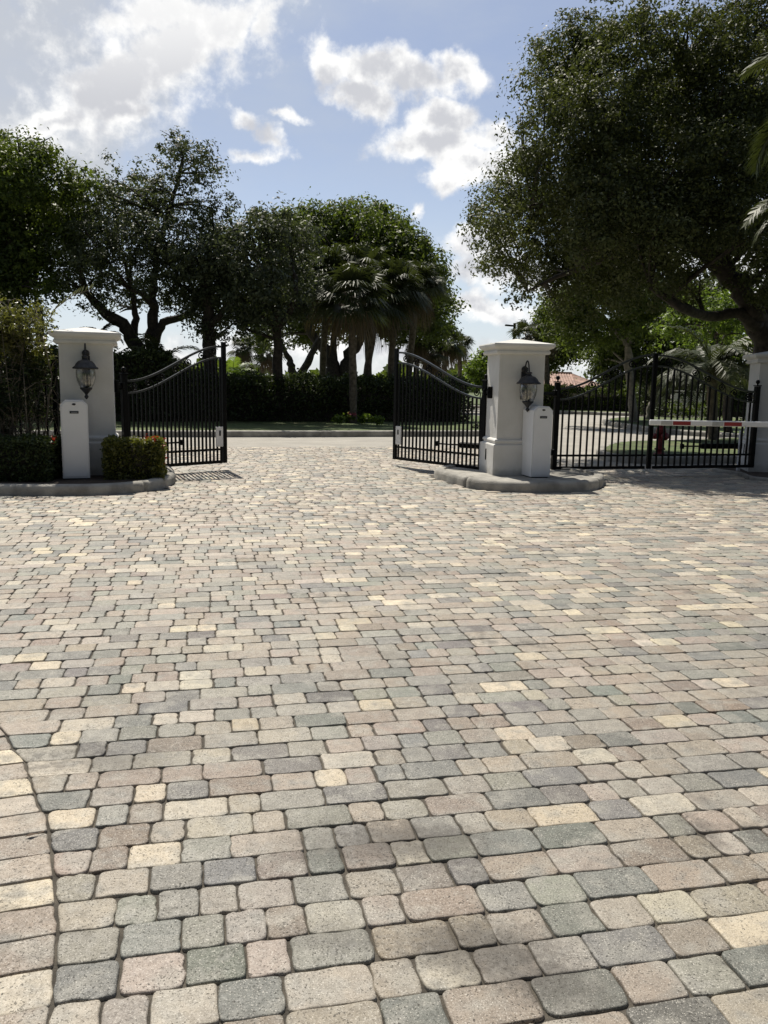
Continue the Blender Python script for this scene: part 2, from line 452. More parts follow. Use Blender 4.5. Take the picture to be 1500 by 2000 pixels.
def quad_cloud(name, verts, tint, mat_idx, mats, parent=None, extra=None):
    """verts (N,4,3) -> one mesh of N leaf quads"""
    n = verts.shape[0]
    V = verts.reshape(-1, 3).astype(np.float32)
    me = bpy.data.meshes.new(name)
    loops = np.arange(n * 4, dtype=np.int32)
    starts = np.arange(0, n * 4, 4, dtype=np.int32)
    ex_v = ex_f = ex_m = None
    nv = n * 4
    tot_loops = n * 4; npoly = n
    if extra is not None and len(extra.f):
        ev = np.array(extra.v, dtype=np.float32)
        el = np.array([i + nv for f in extra.f for i in f], dtype=np.int32)
        ec = np.array([len(f) for f in extra.f], dtype=np.int32)
        es = np.concatenate([[0], np.cumsum(ec)[:-1]]).astype(np.int32) + n * 4
        V = np.concatenate([V, ev]); loops = np.concatenate([loops, el]); starts = np.concatenate([starts, es])
        mat_idx = np.concatenate([mat_idx, np.array(extra.m, dtype=np.int32)])
        tint = np.concatenate([np.repeat(tint, 4), np.full(len(ev), .4)])
        npoly = len(starts)
    else:
        tint = np.repeat(tint, 4)
    me.vertices.add(len(V)); me.vertices.foreach_set('co', V.ravel())
    me.loops.add(len(loops)); me.loops.foreach_set('vertex_index', loops)
    me.polygons.add(npoly); me.polygons.foreach_set('loop_start', starts)
    for mm in mats: me.materials.append(mm)
    me.polygons.foreach_set('material_index', mat_idx.astype(np.int32))
    at = me.attributes.new('tint', 'FLOAT', 'POINT'); at.data.foreach_set('value', tint.astype(np.float32))
    me.update(calc_edges=True); me.validate()
    o = bpy.data.objects.new(name, me); COL.objects.link(o)
    if parent is not None: o.parent = parent
    return o

def unit(a):
    return a / np.maximum(np.linalg.norm(a, axis=-1, keepdims=True), 1e-9)

def leaves(pts, size, aspect=.5, flat=0.0, tint_bias=None, face=None):
    """one folded, pointed leaf at each point"""
    n = len(pts)
    a = unit(RNG.normal(size=(n, 3)))
    nr = RNG.normal(size=(n, 3)); nr[:, 2] += flat
    if face is not None:
        nr = nr * .55 + face
        nu = unit(nr); a = unit(a - nu * np.sum(a * nu, 1, keepdims=True) * .9)
    b = unit(np.cross(nr, a)); nn = np.cross(a, b)
    s = size * RNG.uniform(.6, 1.35, (n, 1))
    v = np.empty((n, 4, 3))
    v[:, 0] = pts - a * s * .5
    v[:, 1] = pts + b * s * aspect * .5 + nn * s * .08 - a * s * .05
    v[:, 2] = pts + a * s * .5 - nn * s * .10
    v[:, 3] = pts - b * s * aspect * .5 + nn * s * .08 - a * s * .05
    t = np.clip(RNG.beta(1.6, 2.2, n), 0, 1)
    if tint_bias is not None: t = np.clip(t + tint_bias, 0, 1)
    return v, t

def lumpy(dirs, k=6, amp=.22):
    """random low-frequency swell over directions"""
    out = np.zeros(len(dirs))
    for _ in range(k):
        w = unit(RNG.normal(size=(1, 3)))[0]
        out += np.cos((dirs @ w) * RNG.uniform(2.5, 6.5) + RNG.uniform(0, 6.28))
    return 1 + amp * out / math.sqrt(k)

def clump_points(c, r, nclump, per, sig, squash=.85, inner=.5, amp=.24, with_face=False):
    d = unit(RNG.normal(size=(nclump, 3)))
    rad = RNG.uniform(0, 1, nclump) ** inner * lumpy(d, 6, amp)
    cc = np.array(c) + d * (rad * r)[:, None] * np.array([1, 1, squash])
    big = np.where(RNG.uniform(0, 1, nclump) < .6, RNG.uniform(1.4, 2.4, nclump), .9)
    u = unit(RNG.normal(size=(nclump * per, 3)))
    sd = u * (RNG.uniform(0, 1, (nclump * per, 1)) ** .45) * 1.5
    sd[:, 2] *= .7
    pts = np.repeat(cc, per, axis=0) + sd * (sig * np.repeat(big, per))[:, None]
    tb = np.repeat(RNG.normal(0, .17, nclump), per) + np.clip(sd[:, 2], -1.5, 1.5) * .05
    if with_face:
        return pts, tb, u * .8 + np.array([0, 0, .35]) + np.repeat(d, per, axis=0) * .35
    return pts, tb

def crown_mesh(blobs, leaf, dens, mats, parent, sig=.16, per=16, aspect=.5, squash=.85, inner=.5, name='crown', amp=.24):
    """blobs: (x,y,z,r) in metres; dens: leaves per cubic metre"""
    P_, T_, I_, F_ = [], [], [], []
    for bl in blobs:
        x, y, z, r = bl[:4]
        mi = bl[4] if len(bl) > 4 else 0
        n = max(3, int(dens * 4.19 * r ** 3 * squash / per))
        pts, tb, fc = clump_points((x, y, z), r, n, per, sig, squash, inner, amp, True)
        F_.append(fc); P_.append(pts); T_.append(tb); I_.append(np.full(len(pts), mi))
    pts = np.concatenate(P_); tb = np.concatenate(T_); mi = np.concatenate(I_)
    v, t = leaves(pts, leaf, aspect, .3, tb, np.concatenate(F_))
    return quad_cloud(name, v, t, mi, mats, parent)

def bez(path, steps=5):
    """Catmull-Rom through the points (x,y,z,r)"""
    p = [np.array(q, float) for q in path]
    if len(p) < 3:
        return [p[0] + (p[1] - p[0]) * t for t in np.linspace(0, 1, steps + 1)]
    out = []
    for i in range(len(p) - 1):
        p0 = p[max(i - 1, 0)]; p1 = p[i]; p2 = p[i + 1]; p3 = p[min(i + 2, len(p) - 1)]
        for k in range(steps):
            t = k / steps
            out.append(.5 * ((2 * p1) + (-p0 + p2) * t + (2 * p0 - 5 * p1 + 4 * p2 - p3) * t * t + (-p0 + 3 * p1 - 3 * p2 + p3) * t ** 3))
    out.append(p[-1])
    return out

def tree(name, label, cat, base, limbs, blobs, leaf, dens, mats, bark, group=None, sig=.16, per=16, aspect=.5, squash=.85, twigs=True, inner=.5, amp=.24):
    """limbs: lists of (x,y,z,r); blobs: (x,y,z,r[,material])"""
    t = thing(name, label, cat, base, 0, group)
    B = Vector(base)
    mb = MB(); nodes = []
    for lb in limbs:
        pp = bez(lb, 5)
        jit = [Vector((random.gauss(0, .25), random.gauss(0, .25), 0)) * q[3] for q in pp]
        path = [Vector(q[:3]) + (j if 0 < i < len(pp) - 1 else Vector()) for i, (q, j) in enumerate(zip(pp, jit))]
        rad = [max(.008, q[3] * random.uniform(.9, 1.1)) for q in pp]
        mb.tube([p - B for p in path], rad, 9)
        nodes += [(p, r) for p, r in zip(path, rad)]
    if twigs:
        for bl in blobs:
            c = Vector(bl[:3]); r = bl[3]
            p0, r0 = min(nodes, key=lambda q: (q[0] - c).length + .5 * max(0, q[0].z - c.z))
            for j in range(3):
                e = c + Vector((random.uniform(-.7, .7), random.uniform(-.7, .7), random.uniform(-.4, .7))) * r
                mid = p0.lerp(e, .5) + Vector((random.gauss(0, .12), random.gauss(0, .12), random.uniform(0, .25))) * r
                rr = min(r0 * .6, .03 * (e - p0).length ** .7 + .012)
                pp = bez([(*p0, rr), (*mid, rr * .7), (*e, rr * .2)], 3)
                mb.tube([Vector(q[:3]) - B for q in pp], [max(.005, q[3]) for q in pp], 5)
    mb.build('trunk', M[bark], t)
    bl2 = [(b[0] - B.x, b[1] - B.y, b[2] - B.z, *b[3:]) for b in blobs]
    crown_mesh(bl2, leaf, dens, mats, t, sig, per, aspect, squash, inner, 'crown', amp)
    return t

def pb(px, py, d, rpx, mi=0):
    """crown mass seen at a pixel: world centre and radius"""
    p = P(px, py, d)
    return (p[0], p[1], p[2], rpx * d / FPX, mi)

def pl(px, py, d, rpx):
    p = P(px, py, d)
    return (p[0], p[1], p[2], rpx * d / FPX)

# ------------------------------------------------------------------ ground sheets
def sheet(name, poly, z, mat, kind='structure'):
    mb = MB(); mb.add([(p[0], p[1], z) for p in poly], [tuple(range(len(poly)))])
    o = mb.build(name, mat); o['kind'] = kind
    # ngon must face up
    if o.data.polygons[0].normal.z < 0:
        o.data.flip_normals()
    return o

sheet('ground', [(-900, -300), (900, -300), (900, 900), (-900, 900)], -0.09, M['grass'])
sheet('road', [(-60, 3.5), (-8.2, 18.0), (-3.75, 19.2), (.22, 20.15), (3.2, 20.6), (3.7, 16.5), (7, 17.4), (14, 16.5), (40, 14), (60, 66), (-60, 60)], -0.035, M['asphalt'])

def catmull2(poly, steps=4):
    n = len(poly); out = []
    P_ = [np.array(p[:2], float) for p in poly]
    for i in range(n):
        p0, p1, p2, p3 = P_[i - 1], P_[i], P_[(i + 1) % n], P_[(i + 2) % n]
        for k in range(steps):
            t = k / steps
            out.append(.5 * ((2 * p1) + (-p0 + p2) * t + (2 * p0 - 5 * p1 + 4 * p2 - p3) * t * t + (-p0 + 3 * p1 - 3 * p2 + p3) * t ** 3))
    return out

def area(poly):
    return .5 * sum(poly[i - 1][0] * poly[i][1] - poly[i][0] * poly[i - 1][1] for i in range(len(poly)))

def inset(poly, d):
    n = len(poly); out = []
    for i in range(n):
        a = poly[i] - poly[i - 1]; b = poly[(i + 1) % n] - poly[i]
        na = np.array([-a[1], a[0]]) / max(np.linalg.norm(a), 1e-9); nb = np.array([-b[1], b[0]]) / max(np.linalg.norm(b), 1e-9)
        m = na + nb; m = m / max(np.linalg.norm(m), 1e-6)
        out.append(poly[i] + m * d / max(.5, float(m @ na)))
    return out

def island(poly, h, wid, fillname, fillmat, steps=4, fill_drop=.02, zbase=-.06):
    poly = catmull2(poly, steps) if steps > 1 else [np.array(p[:2], float) for p in poly]
    if area(poly) < 0: poly = poly[::-1]
    prof = [(0, zbase), (0.006, h * .55), (.018, h * .84), (.05, h), (wid - .02, h), (wid, h - .012), (wid, zbase)]
    # contraction joints: a narrow groove every couple of metres
    pts2, fl = [], []; run = 1.1
    for i in range(len(poly)):
        p, q = poly[i], poly[(i + 1) % len(poly)]
        L = float(np.linalg.norm(q - p)); pts2.append(p); fl.append(0)
        run += L
        if run > 2.4 and L > .12:
            run = 0; u = (q - p) / L; m = (p + q) / 2
            pts2 += [m - u * .016, m - u * .007, m + u * .007, m + u * .016]; fl += [0, 1, 1, 0]
    poly_in = poly; poly = pts2
    rings = []
    for i, (d, z) in enumerate(prof):
        q = inset(poly, d); q2 = inset(poly, d + .016)
        rings.append([((b_ if f_ else a_)[0], (b_ if f_ else a_)[1], z - (.016 * f_ if z > 0 else 0)) for a_, b_, f_ in zip(q, q2, fl)])
    mb = MB(); n = len(poly)
    vs = [v for r in rings for v in r]; fs = []
    for i in range(len(prof) - 1):
        for k in range(n):
            k2 = (k + 1) % n
            fs.append((i * n + k, i * n + k2, (i + 1) * n + k2, (i + 1) * n + k))
    mb.add(vs, fs, 0, True)
    k = mb.build('kerb', M['concrete']); k['kind'] = 'structure'
    poly = poly_in; n = len(poly)
    inner = inset(poly, wid - .005)
    mf = MB(); mf.add([(p[0], p[1], h - fill_drop) for p in inner], [tuple(range(n))])
    f = mf.build(fillname, fillmat); f['kind'] = 'structure'
    if f.data.polygons[0].normal.z < 0: f.data.flip_normals()
    return poly

LEFT_BED = [(-14, 10.5), (-8, 10.62), (-5.02, 10.72), (-3.80, 10.92), (-3.26, 11.45), (-3.14, 12.2), (-3.28, 12.93), (-3.62, 13.8), (-4.3, 14.6), (-5.6, 15.1), (-9, 15.0), (-14, 14.8)]
MID_ISL = [G(847, 931), G(880, 943), G(930, 955), G(1000, 961.5), G(1090, 962), G(1150, 959), G(1177, 950), G(1170, 938), (3.0, 14.5), (2.2, 14.75), (1.3, 14.7)]
RIGHT_BED = [G(1392, 919), G(1440, 927), G(1500, 940), (9.0, 13.2), (12, 12.6), (16, 12.2), (16, 16.6), (9.5, 16.6), (7.2, 16.3)]
lb = island(LEFT_BED, .14, .17, 'planting_bed', M['mulch'])
mi_ = island(MID_ISL, .15, .17, 'island_paving', M['concrete'], fill_drop=.03)
rb = island(RIGHT_BED, .05, .10, 'planting_bed', M['mulch'])
MEDIAN = [(-60, 8.0), (-20, 18.9), (-4.43, 23.1), (.26, 24.6), (3.2, 25.7), (5.0, 27.6), (5.5, 31), (5.0, 36), (3.2, 41), (.7, 43.8), (-6, 45), (-60, 47)]
island(MEDIAN, .14, .3, 'lawn', M['grass'], fill_drop=.005)
VERGE = [G(1176, 824), G(1257, 841), G(1311, 846.5), G(1400, 852.5), G(1500, 858), (24, 22), (40, 20), (50, 42), (30, 42), (14, 41)]
island(VERGE, .14, .3, 'lawn', M['grass'], fill_drop=.005)
HYD_ISL = [G(1163, 889), G(1185, 874), G(1240, 868), G(1330, 867), G(1440, 861), G(1520, 863), (16, 20), (13, 17.6), G(1440, 902), G(1300, 904), G(1205, 899)]
island(HYD_ISL, .12, .2, 'lawn', M['grass'], fill_drop=.005)
FAR = [(-60, 56), (-6, 58.5), (1, 60), (5.5, 57), (9.5, 47.5), (14, 45.5), (30, 46), (60, 46), (80, 120), (-80, 120)]
island(FAR, .14, .3, 'lawn', M['grass'], steps=1, fill_drop=.005)
sheet('side_lawn', [(-40, 15.2), (-4.7, 15.6), (-4.6, 18.4), (-9, 17.3), (-40, 8.6)], -0.02, M['grass'])

# ------------------------------------------------------------------ pavers
def inside(poly, x, y):
    c = False; n = len(poly)
    for i in range(n):
        x1, y1 = poly[i][0], poly[i][1]; x2, y2 = poly[i - 1][0], poly[i - 1][1]
        if (y1 > y) != (y2 > y) and x < (x2 - x1) * (y - y1) / (y2 - y1) + x1: c = not c
    return c

PAL = [((.315, .263, .208), 28), ((.355, .307, .248), 22), ((.250, .241, .204), 20), ((.180, .181, .160), 16), ((.53, .455, .330), 7), ((.44, .39, .308), 13), ((.250, .203, .160), 13), ((.155, .148, .136), 10), ((.290, .263, .218), 15)]
PW = np.array([p[1] for p in PAL], float); PW /= PW.sum()
PC = np.array([p[0] for p in PAL])

def sstep01(t):
    t = min(1, max(0, t)); return t * t * (3 - 2 * t)

def driveway():
    rows_p = .142
    th = math.atan(.222); ct, sn = math.cos(th), math.sin(th)
    V, F, Cc, S = [], [], [], []
    def bend(u, v):
        v2 = v - .0035 * u * u
        return (u * ct - v2 * sn, u * sn + v2 * ct)
    arc = [(-2.3, 4.3), (-1.97, 3.93), (-1.697, 3.505), (-1.396, 3.10), (-1.195, 2.765), (-1.03, 2.43), (-.915, 2.175), (-.79, 1.80), (-.70, 1.40), (-.64, .9), (-.62, .4)]
    ays = [a[1] for a in arc][::-1]; axs = [a[0] for a in arc][::-1]
    def arc_u(v):
        """u where the row at v meets the curved joint"""
        best = None
        for i in range(len(arc) - 1):
            p, q = np.array(arc[i]), np.array(arc[i + 1])
            for t in np.linspace(0, 1, 9):
                w = p + (q - p) * t
                uu = w[0] * ct + w[1] * sn; vv = -w[0] * sn + w[1] * ct + .0035 * uu * uu
                if best is None or abs(vv - v) < best[0]: best = (abs(vv - v), uu)
        return best[1] if best[0] < .05 else None
    def paver(quad, colour, d, rr):
        q = [np.array(p) for p in quad]
        k = 3 if d < 4.5 else (2 if d < 9 else 1)
        pts = []
        for i in range(4):
            p = q[i]; a = q[i - 1] - p; b = q[(i + 1) % 4] - p
            la, lb_ = np.linalg.norm(a), np.linalg.norm(b)
            r = min(rr * random.uniform(.6, 1.5), la * .4, lb_ * .4)
            A = p + a / la * r; Bq = p + b / lb_ * r
            if k == 1:
                pts += [A, Bq]
            else:
                for t in np.linspace(0, 1, k + 1):
                    pts.append((1 - t) ** 2 * A + 2 * t * (1 - t) * (p * .92 + (A + Bq) * .04) + t * t * Bq)
            if d < 7:
                mid = (Bq + q[(i + 1) % 4]) / 2
                nrm = np.array([b[1], -b[0]]) / lb_
                pts.append(Bq + b / lb_ * (lb_ - 2 * r) * .33 + nrm * random.gauss(0, .0024))
                pts.append(Bq + b / lb_ * (lb_ - 2 * r) * .66 + nrm * random.gauss(0, .0024))
        pts = np.array(pts); c = pts.mean(0); n = len(pts)
        hz = random.gauss(0, .0016); tx, ty = random.gauss(0, .007), random.gauss(0, .007)
        dd = pts - c; ln = np.linalg.norm(dd, axis=1, keepdims=True); un = dd / ln
        if d < 9:
            rings = [(0, -.022), (0, -.0055), (.0016, -.0022), (.0040, -.0005), (.011, .0)]
        else:
            rings = [(0, -.022), (.0006, -.002), (.0045, .0)]
        o = len(V)
        jit_prev = None
        for ins, z in rings:
            jit = 1.0 if d >= 7 else np.clip(1 + RNG.normal(0, .30, (n, 1)), .55, 1.45)
            pp = pts - un * ins * jit
            if jit_prev is not None: pp = pts - un * np.maximum(ins * jit, jit_prev + .0005 if ins > 0 else 0)
            jit_prev = np.linalg.norm(pts - pp, axis=1, keepdims=True) if ins > 0 else None
            zz = z + hz + (pp - c) @ np.array([tx, ty])
            for (x, y), z1 in zip(pp, zz): V.append((x, y, z1))
        for r in range(len(rings) - 1):
            for i in range(n):
                i2 = (i + 1) % n
                F.append((o + r * n + i, o + r * n + i2, o + (r + 1) * n + i2, o + (r + 1) * n + i))
        F.append(tuple(o + (len(rings) - 1) * n + i for i in range(n)))
        Cc.extend([colour] * (n * len(rings)))
    def colour_at(x, y):
        w = PW.copy()
        # lots from one pallet tend to lie together
        g = math.sin(x * .9 + 1.3 * math.sin(y * .7)) + math.sin(y * 1.1 + x * .35)
        w[2] *= 1 + .45 * max(0, g); w[3] *= 1 + .6 * max(0, g)
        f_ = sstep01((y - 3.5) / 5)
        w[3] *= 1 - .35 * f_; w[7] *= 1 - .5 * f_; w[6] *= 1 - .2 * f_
        w /= w.sum()
        c = PC[RNG.choice(len(PC), p=w)]
        # paler with distance: the far sheen is put into the paver colour
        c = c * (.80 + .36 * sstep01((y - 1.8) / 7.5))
        return tuple(np.clip(c * random.uniform(.86, 1.14) + RNG.normal(0, .012) + RNG.normal(0, .004, 3), .05, .8)) + (1.0,)
    for ri in range(-10, 172):
        v = ri * rows_p
        vn = v + rows_p
        ua = arc_u(v + rows_p / 2)
        u = (-9 + random.uniform(0, .2)) if ua is None else ua
        jv = random.gauss(0, .0012)
        first = ua is not None
        cnt = 0
        while u < 15:
            L = random.choices([.118, .165, .235], [.28, .44, .28])[0] * random.uniform(.97, 1.03)
            x, y = bend(u + L / 2, v + rows_p / 2)
            if ua is not None and cnt == 0: pass
            ok = .55 < y < 20.3 + .235 * min(x, 3.2) and abs(x) < .56 * y + 1.3 and not (x > 3.55 and y > 16.5 + .12 * (x - 3.5))
            if x < -6 and y > 10.3: ok = False
            if ok and (inside(lb, x, y) or inside(mi_, x, y) or inside(rb, x, y)): ok = False
            if ok:
                g = random.uniform(.0010, .0024) * (1 if y < 6 else .6); ge = random.uniform(.0014, .0040)
                sk = random.gauss(0, .0018)
                u0, u1 = u + ge, u + L - ge
                a0 = a1 = u0
                if first and cnt == 0:
                    s0 = arc_u(v + g); s1 = arc_u(vn - g)
                    a0 = (s0 if s0 is not None else u0) + .004; a1 = (s1 if s1 is not None else u0) + .004
                    if u1 - max(a0, a1) < .05: u1 = max(a0, a1) + .09; L = u1 + ge - u
                quad = [bend(a0 + (0 if cnt == 0 and first else sk), v + g + jv), bend(u1 + random.gauss(0, .0014), v + g + jv), bend(u1 + random.gauss(0, .0014), vn - g + jv), bend(a1 + (0 if cnt == 0 and first else sk), vn - g + jv)]
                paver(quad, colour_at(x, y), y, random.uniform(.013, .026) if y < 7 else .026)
            cnt += 1
            u += L
        if ua is not None:
            # long edging pavers on the other side of the curved joint, laid a little askew
            u = ua; c2 = 0
            while u > ua - 1.6:
                L = random.choice([.26, .30, .22])
                g = .002
                sh = lambda uu: -.10 * (ua - uu)
                s0 = arc_u(v + g) if c2 == 0 else None; s1 = arc_u(vn - g) if c2 == 0 else None
                r0 = (s0 if s0 is not None else u) - .005; r1 = (s1 if s1 is not None else u) - .005
                l0 = u - L + .006
                quad = [bend(l0, v + g + sh(l0)), bend(r0, v + g + sh(r0)), bend(r1, vn - g + sh(r1)), bend(l0, vn - g + sh(l0))]
                x, y = bend(u - L / 2, v)
                if y > .4:
                    cc = PC[RNG.choice([0, 1, 1, 4, 5, 0, 6])] * random.uniform(.9, 1.1)
                    paver(quad, (*np.clip(cc, 0, .8), 1.0), y, .012)
                u -= L; c2 += 1
    me = bpy.data.meshes.new('driveway')
    V2 = np.array(V, np.float32)
    lens = np.array([len(f) for f in F], np.int32)
    lp = np.fromiter((i for f in F for i in f), np.int32)
    me.vertices.add(len(V2)); me.vertices.foreach_set('co', V2.ravel())
    me.loops.add(len(lp)); me.loops.foreach_set('vertex_index', lp)
    me.polygons.add(len(lens)); me.polygons.foreach_set('loop_start', np.concatenate([[0], np.cumsum(lens)[:-1]]).astype(np.int32))
    me.polygons.foreach_set('use_smooth', np.ones(len(lens), bool))
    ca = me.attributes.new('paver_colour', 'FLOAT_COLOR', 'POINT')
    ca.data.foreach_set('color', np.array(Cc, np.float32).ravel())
    me.materials.append(M['paver']); me.update(calc_edges=True); me.validate()
    o = bpy.data.objects.new('driveway', me); COL.objects.link(o); o['kind'] = 'structure'
    sheet('driveway_bedding', [(-9, -1.5), (12, -1.5), (16, 15.2), (9, 17.2), (3.55, 16.6), (3.3, 21.05), (.22, 20.32), (-3.75, 19.4), (-8.2, 18.3), (-9, 10)], -0.0105, M['joint'])
    # border course along the road edge
    return o
driveway()

# ------------------------------------------------------------------ gate pillars
W = .74
def square_ring(mb, prof, cap=True, mat=0):
    """prof: list of (half width, z) -> square lofted body"""
    vs = []; fs = []
    for h, z in prof:
        vs += [(-h, -h, z), (h, -h, z), (h, h, z), (-h, h, z)]
    for i in range(len(prof) - 1):
        for k in range(4):
            k2 = (k + 1) % 4
            fs.append((i * 4 + k, i * 4 + k2, (i + 1) * 4 + k2, (i + 1) * 4 + k))
    n = len(prof) - 1
    fs.append((n * 4, n * 4 + 1, n * 4 + 2, n * 4 + 3)); fs.append((3, 2, 1, 0))
    mb.add(vs, fs, mat)

def pillar(label, c, rot, z0=.10):
    t = thing('gate_pillar', label, 'pillar', (c[0], c[1], z0), rot, 'white stucco gate pillars')
    h = W / 2; H = 2.28 - z0
    mb = MB(); square_ring(mb, [(h, .60), (h - .003, H - .26)]); mb.build('shaft', M['stucco'], t)
    mb = MB(); square_ring(mb, [(h + .065, -.06), (h + .063, .49), (h + .055, .505), (h + .028, .515), (h + .026, .535), (h + .040, .545), (h + .042, .565), (h + .030, .585), (h + .002, .60)])
    mb.build('plinth', M['stucco'], t)
    mb = MB()
    b = H - .26
    square_ring(mb, [(h, b), (h + .045, b + .004), (h + .062, b + .02), (h + .064, b + .045), (h + .050, b + .062), (h + .046, b + .075), (h + .062, b + .085), (h + .098, b + .10), (h + .118, b + .125), (h + .122, b + .15), (h + .116, b + .168), (.012, H)])
    mb.build('cap', M['stucco'], t)
    return t

def lantern(label, pl_obj, h, zc):
    """wall lantern on the front face of a pillar (front = -y in the pillar's frame)"""
    rz = pl_obj.rotation_euler.z
    R_ = Matrix.Rotation(rz, 3, 'Z')
    loc = Vector(pl_obj.location) + R_ @ Vector((h, -W / 2, 0)); loc.z = zc
    t = thing('wall_lantern', label, 'lantern', loc, rz, 'carriage lanterns on the pillars')
    y0 = -.24                                  # axis of the lamp, out from the wall
    mb = MB()
    mb.box((0, -.012, .02), (.11, .022, .44), None, 0, .008)
    mb.box((0, -.020, .02), (.07, .03, .34), None, 0, .01)
    mb.lathe([(.055, 0), (.05, .02), (.02, .03)], 12, (0, -.012, .27), Matrix.Rotation(math.pi / 2, 3, 'X'))
    mb.build('back_plate', M['lantern_metal'], t)
    mb = MB()
    arm = []
    for i in range(17):
        a = math.pi * i / 16
        arm.append(Vector((0, -.02 - .11 * (1 - math.cos(a)), .20 + .20 * math.sin(a))))
    mb.tube(arm, .011, 8)
    cur = []
    for i in range(16):
        a = -math.pi * .5 + i * .42; r = .052 - i * .0022
        cur.append(Vector((0, -.105 + r * math.cos(a), .265 + r * math.sin(a))))
    mb.tube(cur, .0075, 6)
    mb.build('scroll_arm', M['lantern_metal'], t)
    mb = MB()
    mb.lathe([(.012, .235), (.045, .225), (.05, .21), (.03, .195), (.042, .185), (.055, .17), (.10, .155), (.135, .12), (.155, .085), (.185, .065), (.19, .05), (.175, .043), (.10, .043)], 8, (0, y0, 0))
    mb.build('roof', M['lantern_metal'], t)
    mb = MB()
    prof = [(.128, .042), (.135, .0), (.134, -.06), (.122, -.13), (.098, -.19), (.072, -.225)]
    vs = []; fs = []; sg = 20
    for r, z in prof:
        for k in range(sg):
            a = 2 * math.pi * k / sg
            vs.append((r * math.cos(a), y0 + r * math.sin(a), z))
    for i in range(len(prof) - 1):
        for k in range(sg):
            k2 = (k + 1) % sg
            fs.append((i * sg + k, (i + 1) * sg + k, (i + 1) * sg + k2, i * sg + k2))
    mb.add(vs, fs, 0, True)
    mb.build('glass_shade', M['glass'], t)
    mb = MB()
    mb.lathe([(.088, -.218), (.085, -.238), (.06, -.262), (.035, -.292), (.02, -.31), (.018, -.325), (.030, -.342), (.030, -.355), (.014, -.375), (.004, -.385)], 10, (0, y0, 0))
    mb.lathe([(.03, -.218), (.045, -.205), (.018, -.15), (.012, -.12)], 8, (0, y0, 0))
    mb.build('finial', M['lantern_metal'], t)
    for k in range(3):
        a = 2 * math.pi * k / 3 + .4
        cx, cy = .042 * math.cos(a), y0 + .042 * math.sin(a)
        mb = MB()
        mb.lathe([(.014, -.19), (.014, -.10)], 8, (cx, cy, 0))
        mb.lathe([(.009, -.10), (.014, -.08), (.010, -.05), (.002, -.02)], 8, (cx, cy, 0), None, 0)
        mb.build('candle', M['candle'], t)
    return t

LP = np.array([G(176, 931, .10)[0], G(176, 931, .10)[1]])
LROT = math.radians(17)
LC = LP + (W / 2 + .06) * np.array([-math.sin(LROT), math.cos(LROT)])
CROT = math.radians(8)
CP = G(1013, 931, .10)[:2]
CC = CP + (W / 2 + .06) * np.array([-math.sin(CROT), math.cos(CROT)])
RROT = math.radians(-10)
RC = np.array([7.27, 15.75])
pil_l = pillar('white stucco gate pillar beside the clipped hedges and tall thicket', LC, LROT)
pil_c = pillar('white stucco gate pillar standing on the kerbed island between the two gateways', CC, CROT)
pil_r = pillar('white stucco gate pillar cut by the photo edge, behind the barrier arm', RC, RROT, .05)
lantern('bronze carriage lantern on the pillar between the clipped hedges', pil_l, .0, 1.62)
lantern('bronze carriage lantern on the pillar standing on the island', pil_c, .04, 1.52)

# ------------------------------------------------------------------ barrier operator cabinets
def cabinet(label, px, py, rot, w=.36, dp=.40, h=1.12, loc=None, z=.108):
    if loc is None:
        f = G(px, py, z)
        loc = (f[0] - math.sin(rot) * dp / 2, f[1] + math.cos(rot) * dp / 2, z)
    t = thing('barrier_cabinet', label, 'cabinet', loc, rot, 'white barrier operator cabinets')
    hw = w / 2; ch = .065
    prof = [(-hw, 0.03), (hw, .03), (hw, h - ch), (hw - ch, h), (-hw + ch, h), (-hw, h - ch)]
    mb = MB()
    vs = [(x, -dp / 2, z_) for x, z_ in prof] + [(x, dp / 2, z_) for x, z_ in prof]
    n = 6
    fs = [tuple(range(n)), tuple(range(2 * n - 1, n - 1, -1))] + [(i + n, (i + 1) % n + n, (i + 1) % n, i) for i in range(n)]
    mb.add(vs, fs); mb.build('body', M['white_paint'], t)
    mb = MB(); mb.box((0, 0, .015), (w - .05, dp - .04, .034)); mb.build('base_frame', M['dark_plate'], t)
    mb = MB()
    g = .016
    pr = [(-hw + g, .055), (hw - g, .055), (hw - g, h - ch - .012), (hw - ch - .01, h - .018), (-hw + ch + .01, h - .018), (-hw + g, h - ch - .012)]
    y1, y2 = -dp / 2 - .004, -dp / 2 - .016
    vs = [(x, y1, z_) for x, z_ in pr] + [(x * .99, y2, z_) for x, z_ in pr]
    fs = [tuple(range(n, 2 * n))] + [(i, (i + 1) % n, (i + 1) % n + n, i + n) for i in range(n)]
    mb.add(vs, fs); d = mb.build('door', M['white_paint'], t)
    mb = MB()
    for sx in (-1, 1):
        mb.box((sx * (hw - .022), -dp / 2 - .0025, h * .47), (.006, .005, h * .80))
    mb.build('door_gap', M['dark_plate'], t)
    mb = MB(); mb.lathe([(.026, 0), (.026, .006), (.012, .010)], 12, (0, y2, h - .055), Matrix.Rotation(math.pi / 2, 3, 'X') @ Matrix.Scale(.55, 3, (0, 1, 0)))
    mb.build('lock', M['dark_plate'], d)
    mb = MB(); mb.box((0.0, y2 - .003, h - .165), (.118, .006, .036), None, 0, .002)
    bd = mb.build('badge', M['dark_plate'], d)
    mb = MB(); mb.box((.004, y2 - .0072, h - .166), (.082, .002, .009))
    mb.build('badge_print', M['badge_print'], bd)
    return t
cabinet('white chamfered metal cabinet in front of the hedge-side pillar', 150, 938, math.radians(20))
cabinet('white chamfered metal cabinet in front of the island pillar', 1055, 935, math.radians(14), .32, .40)

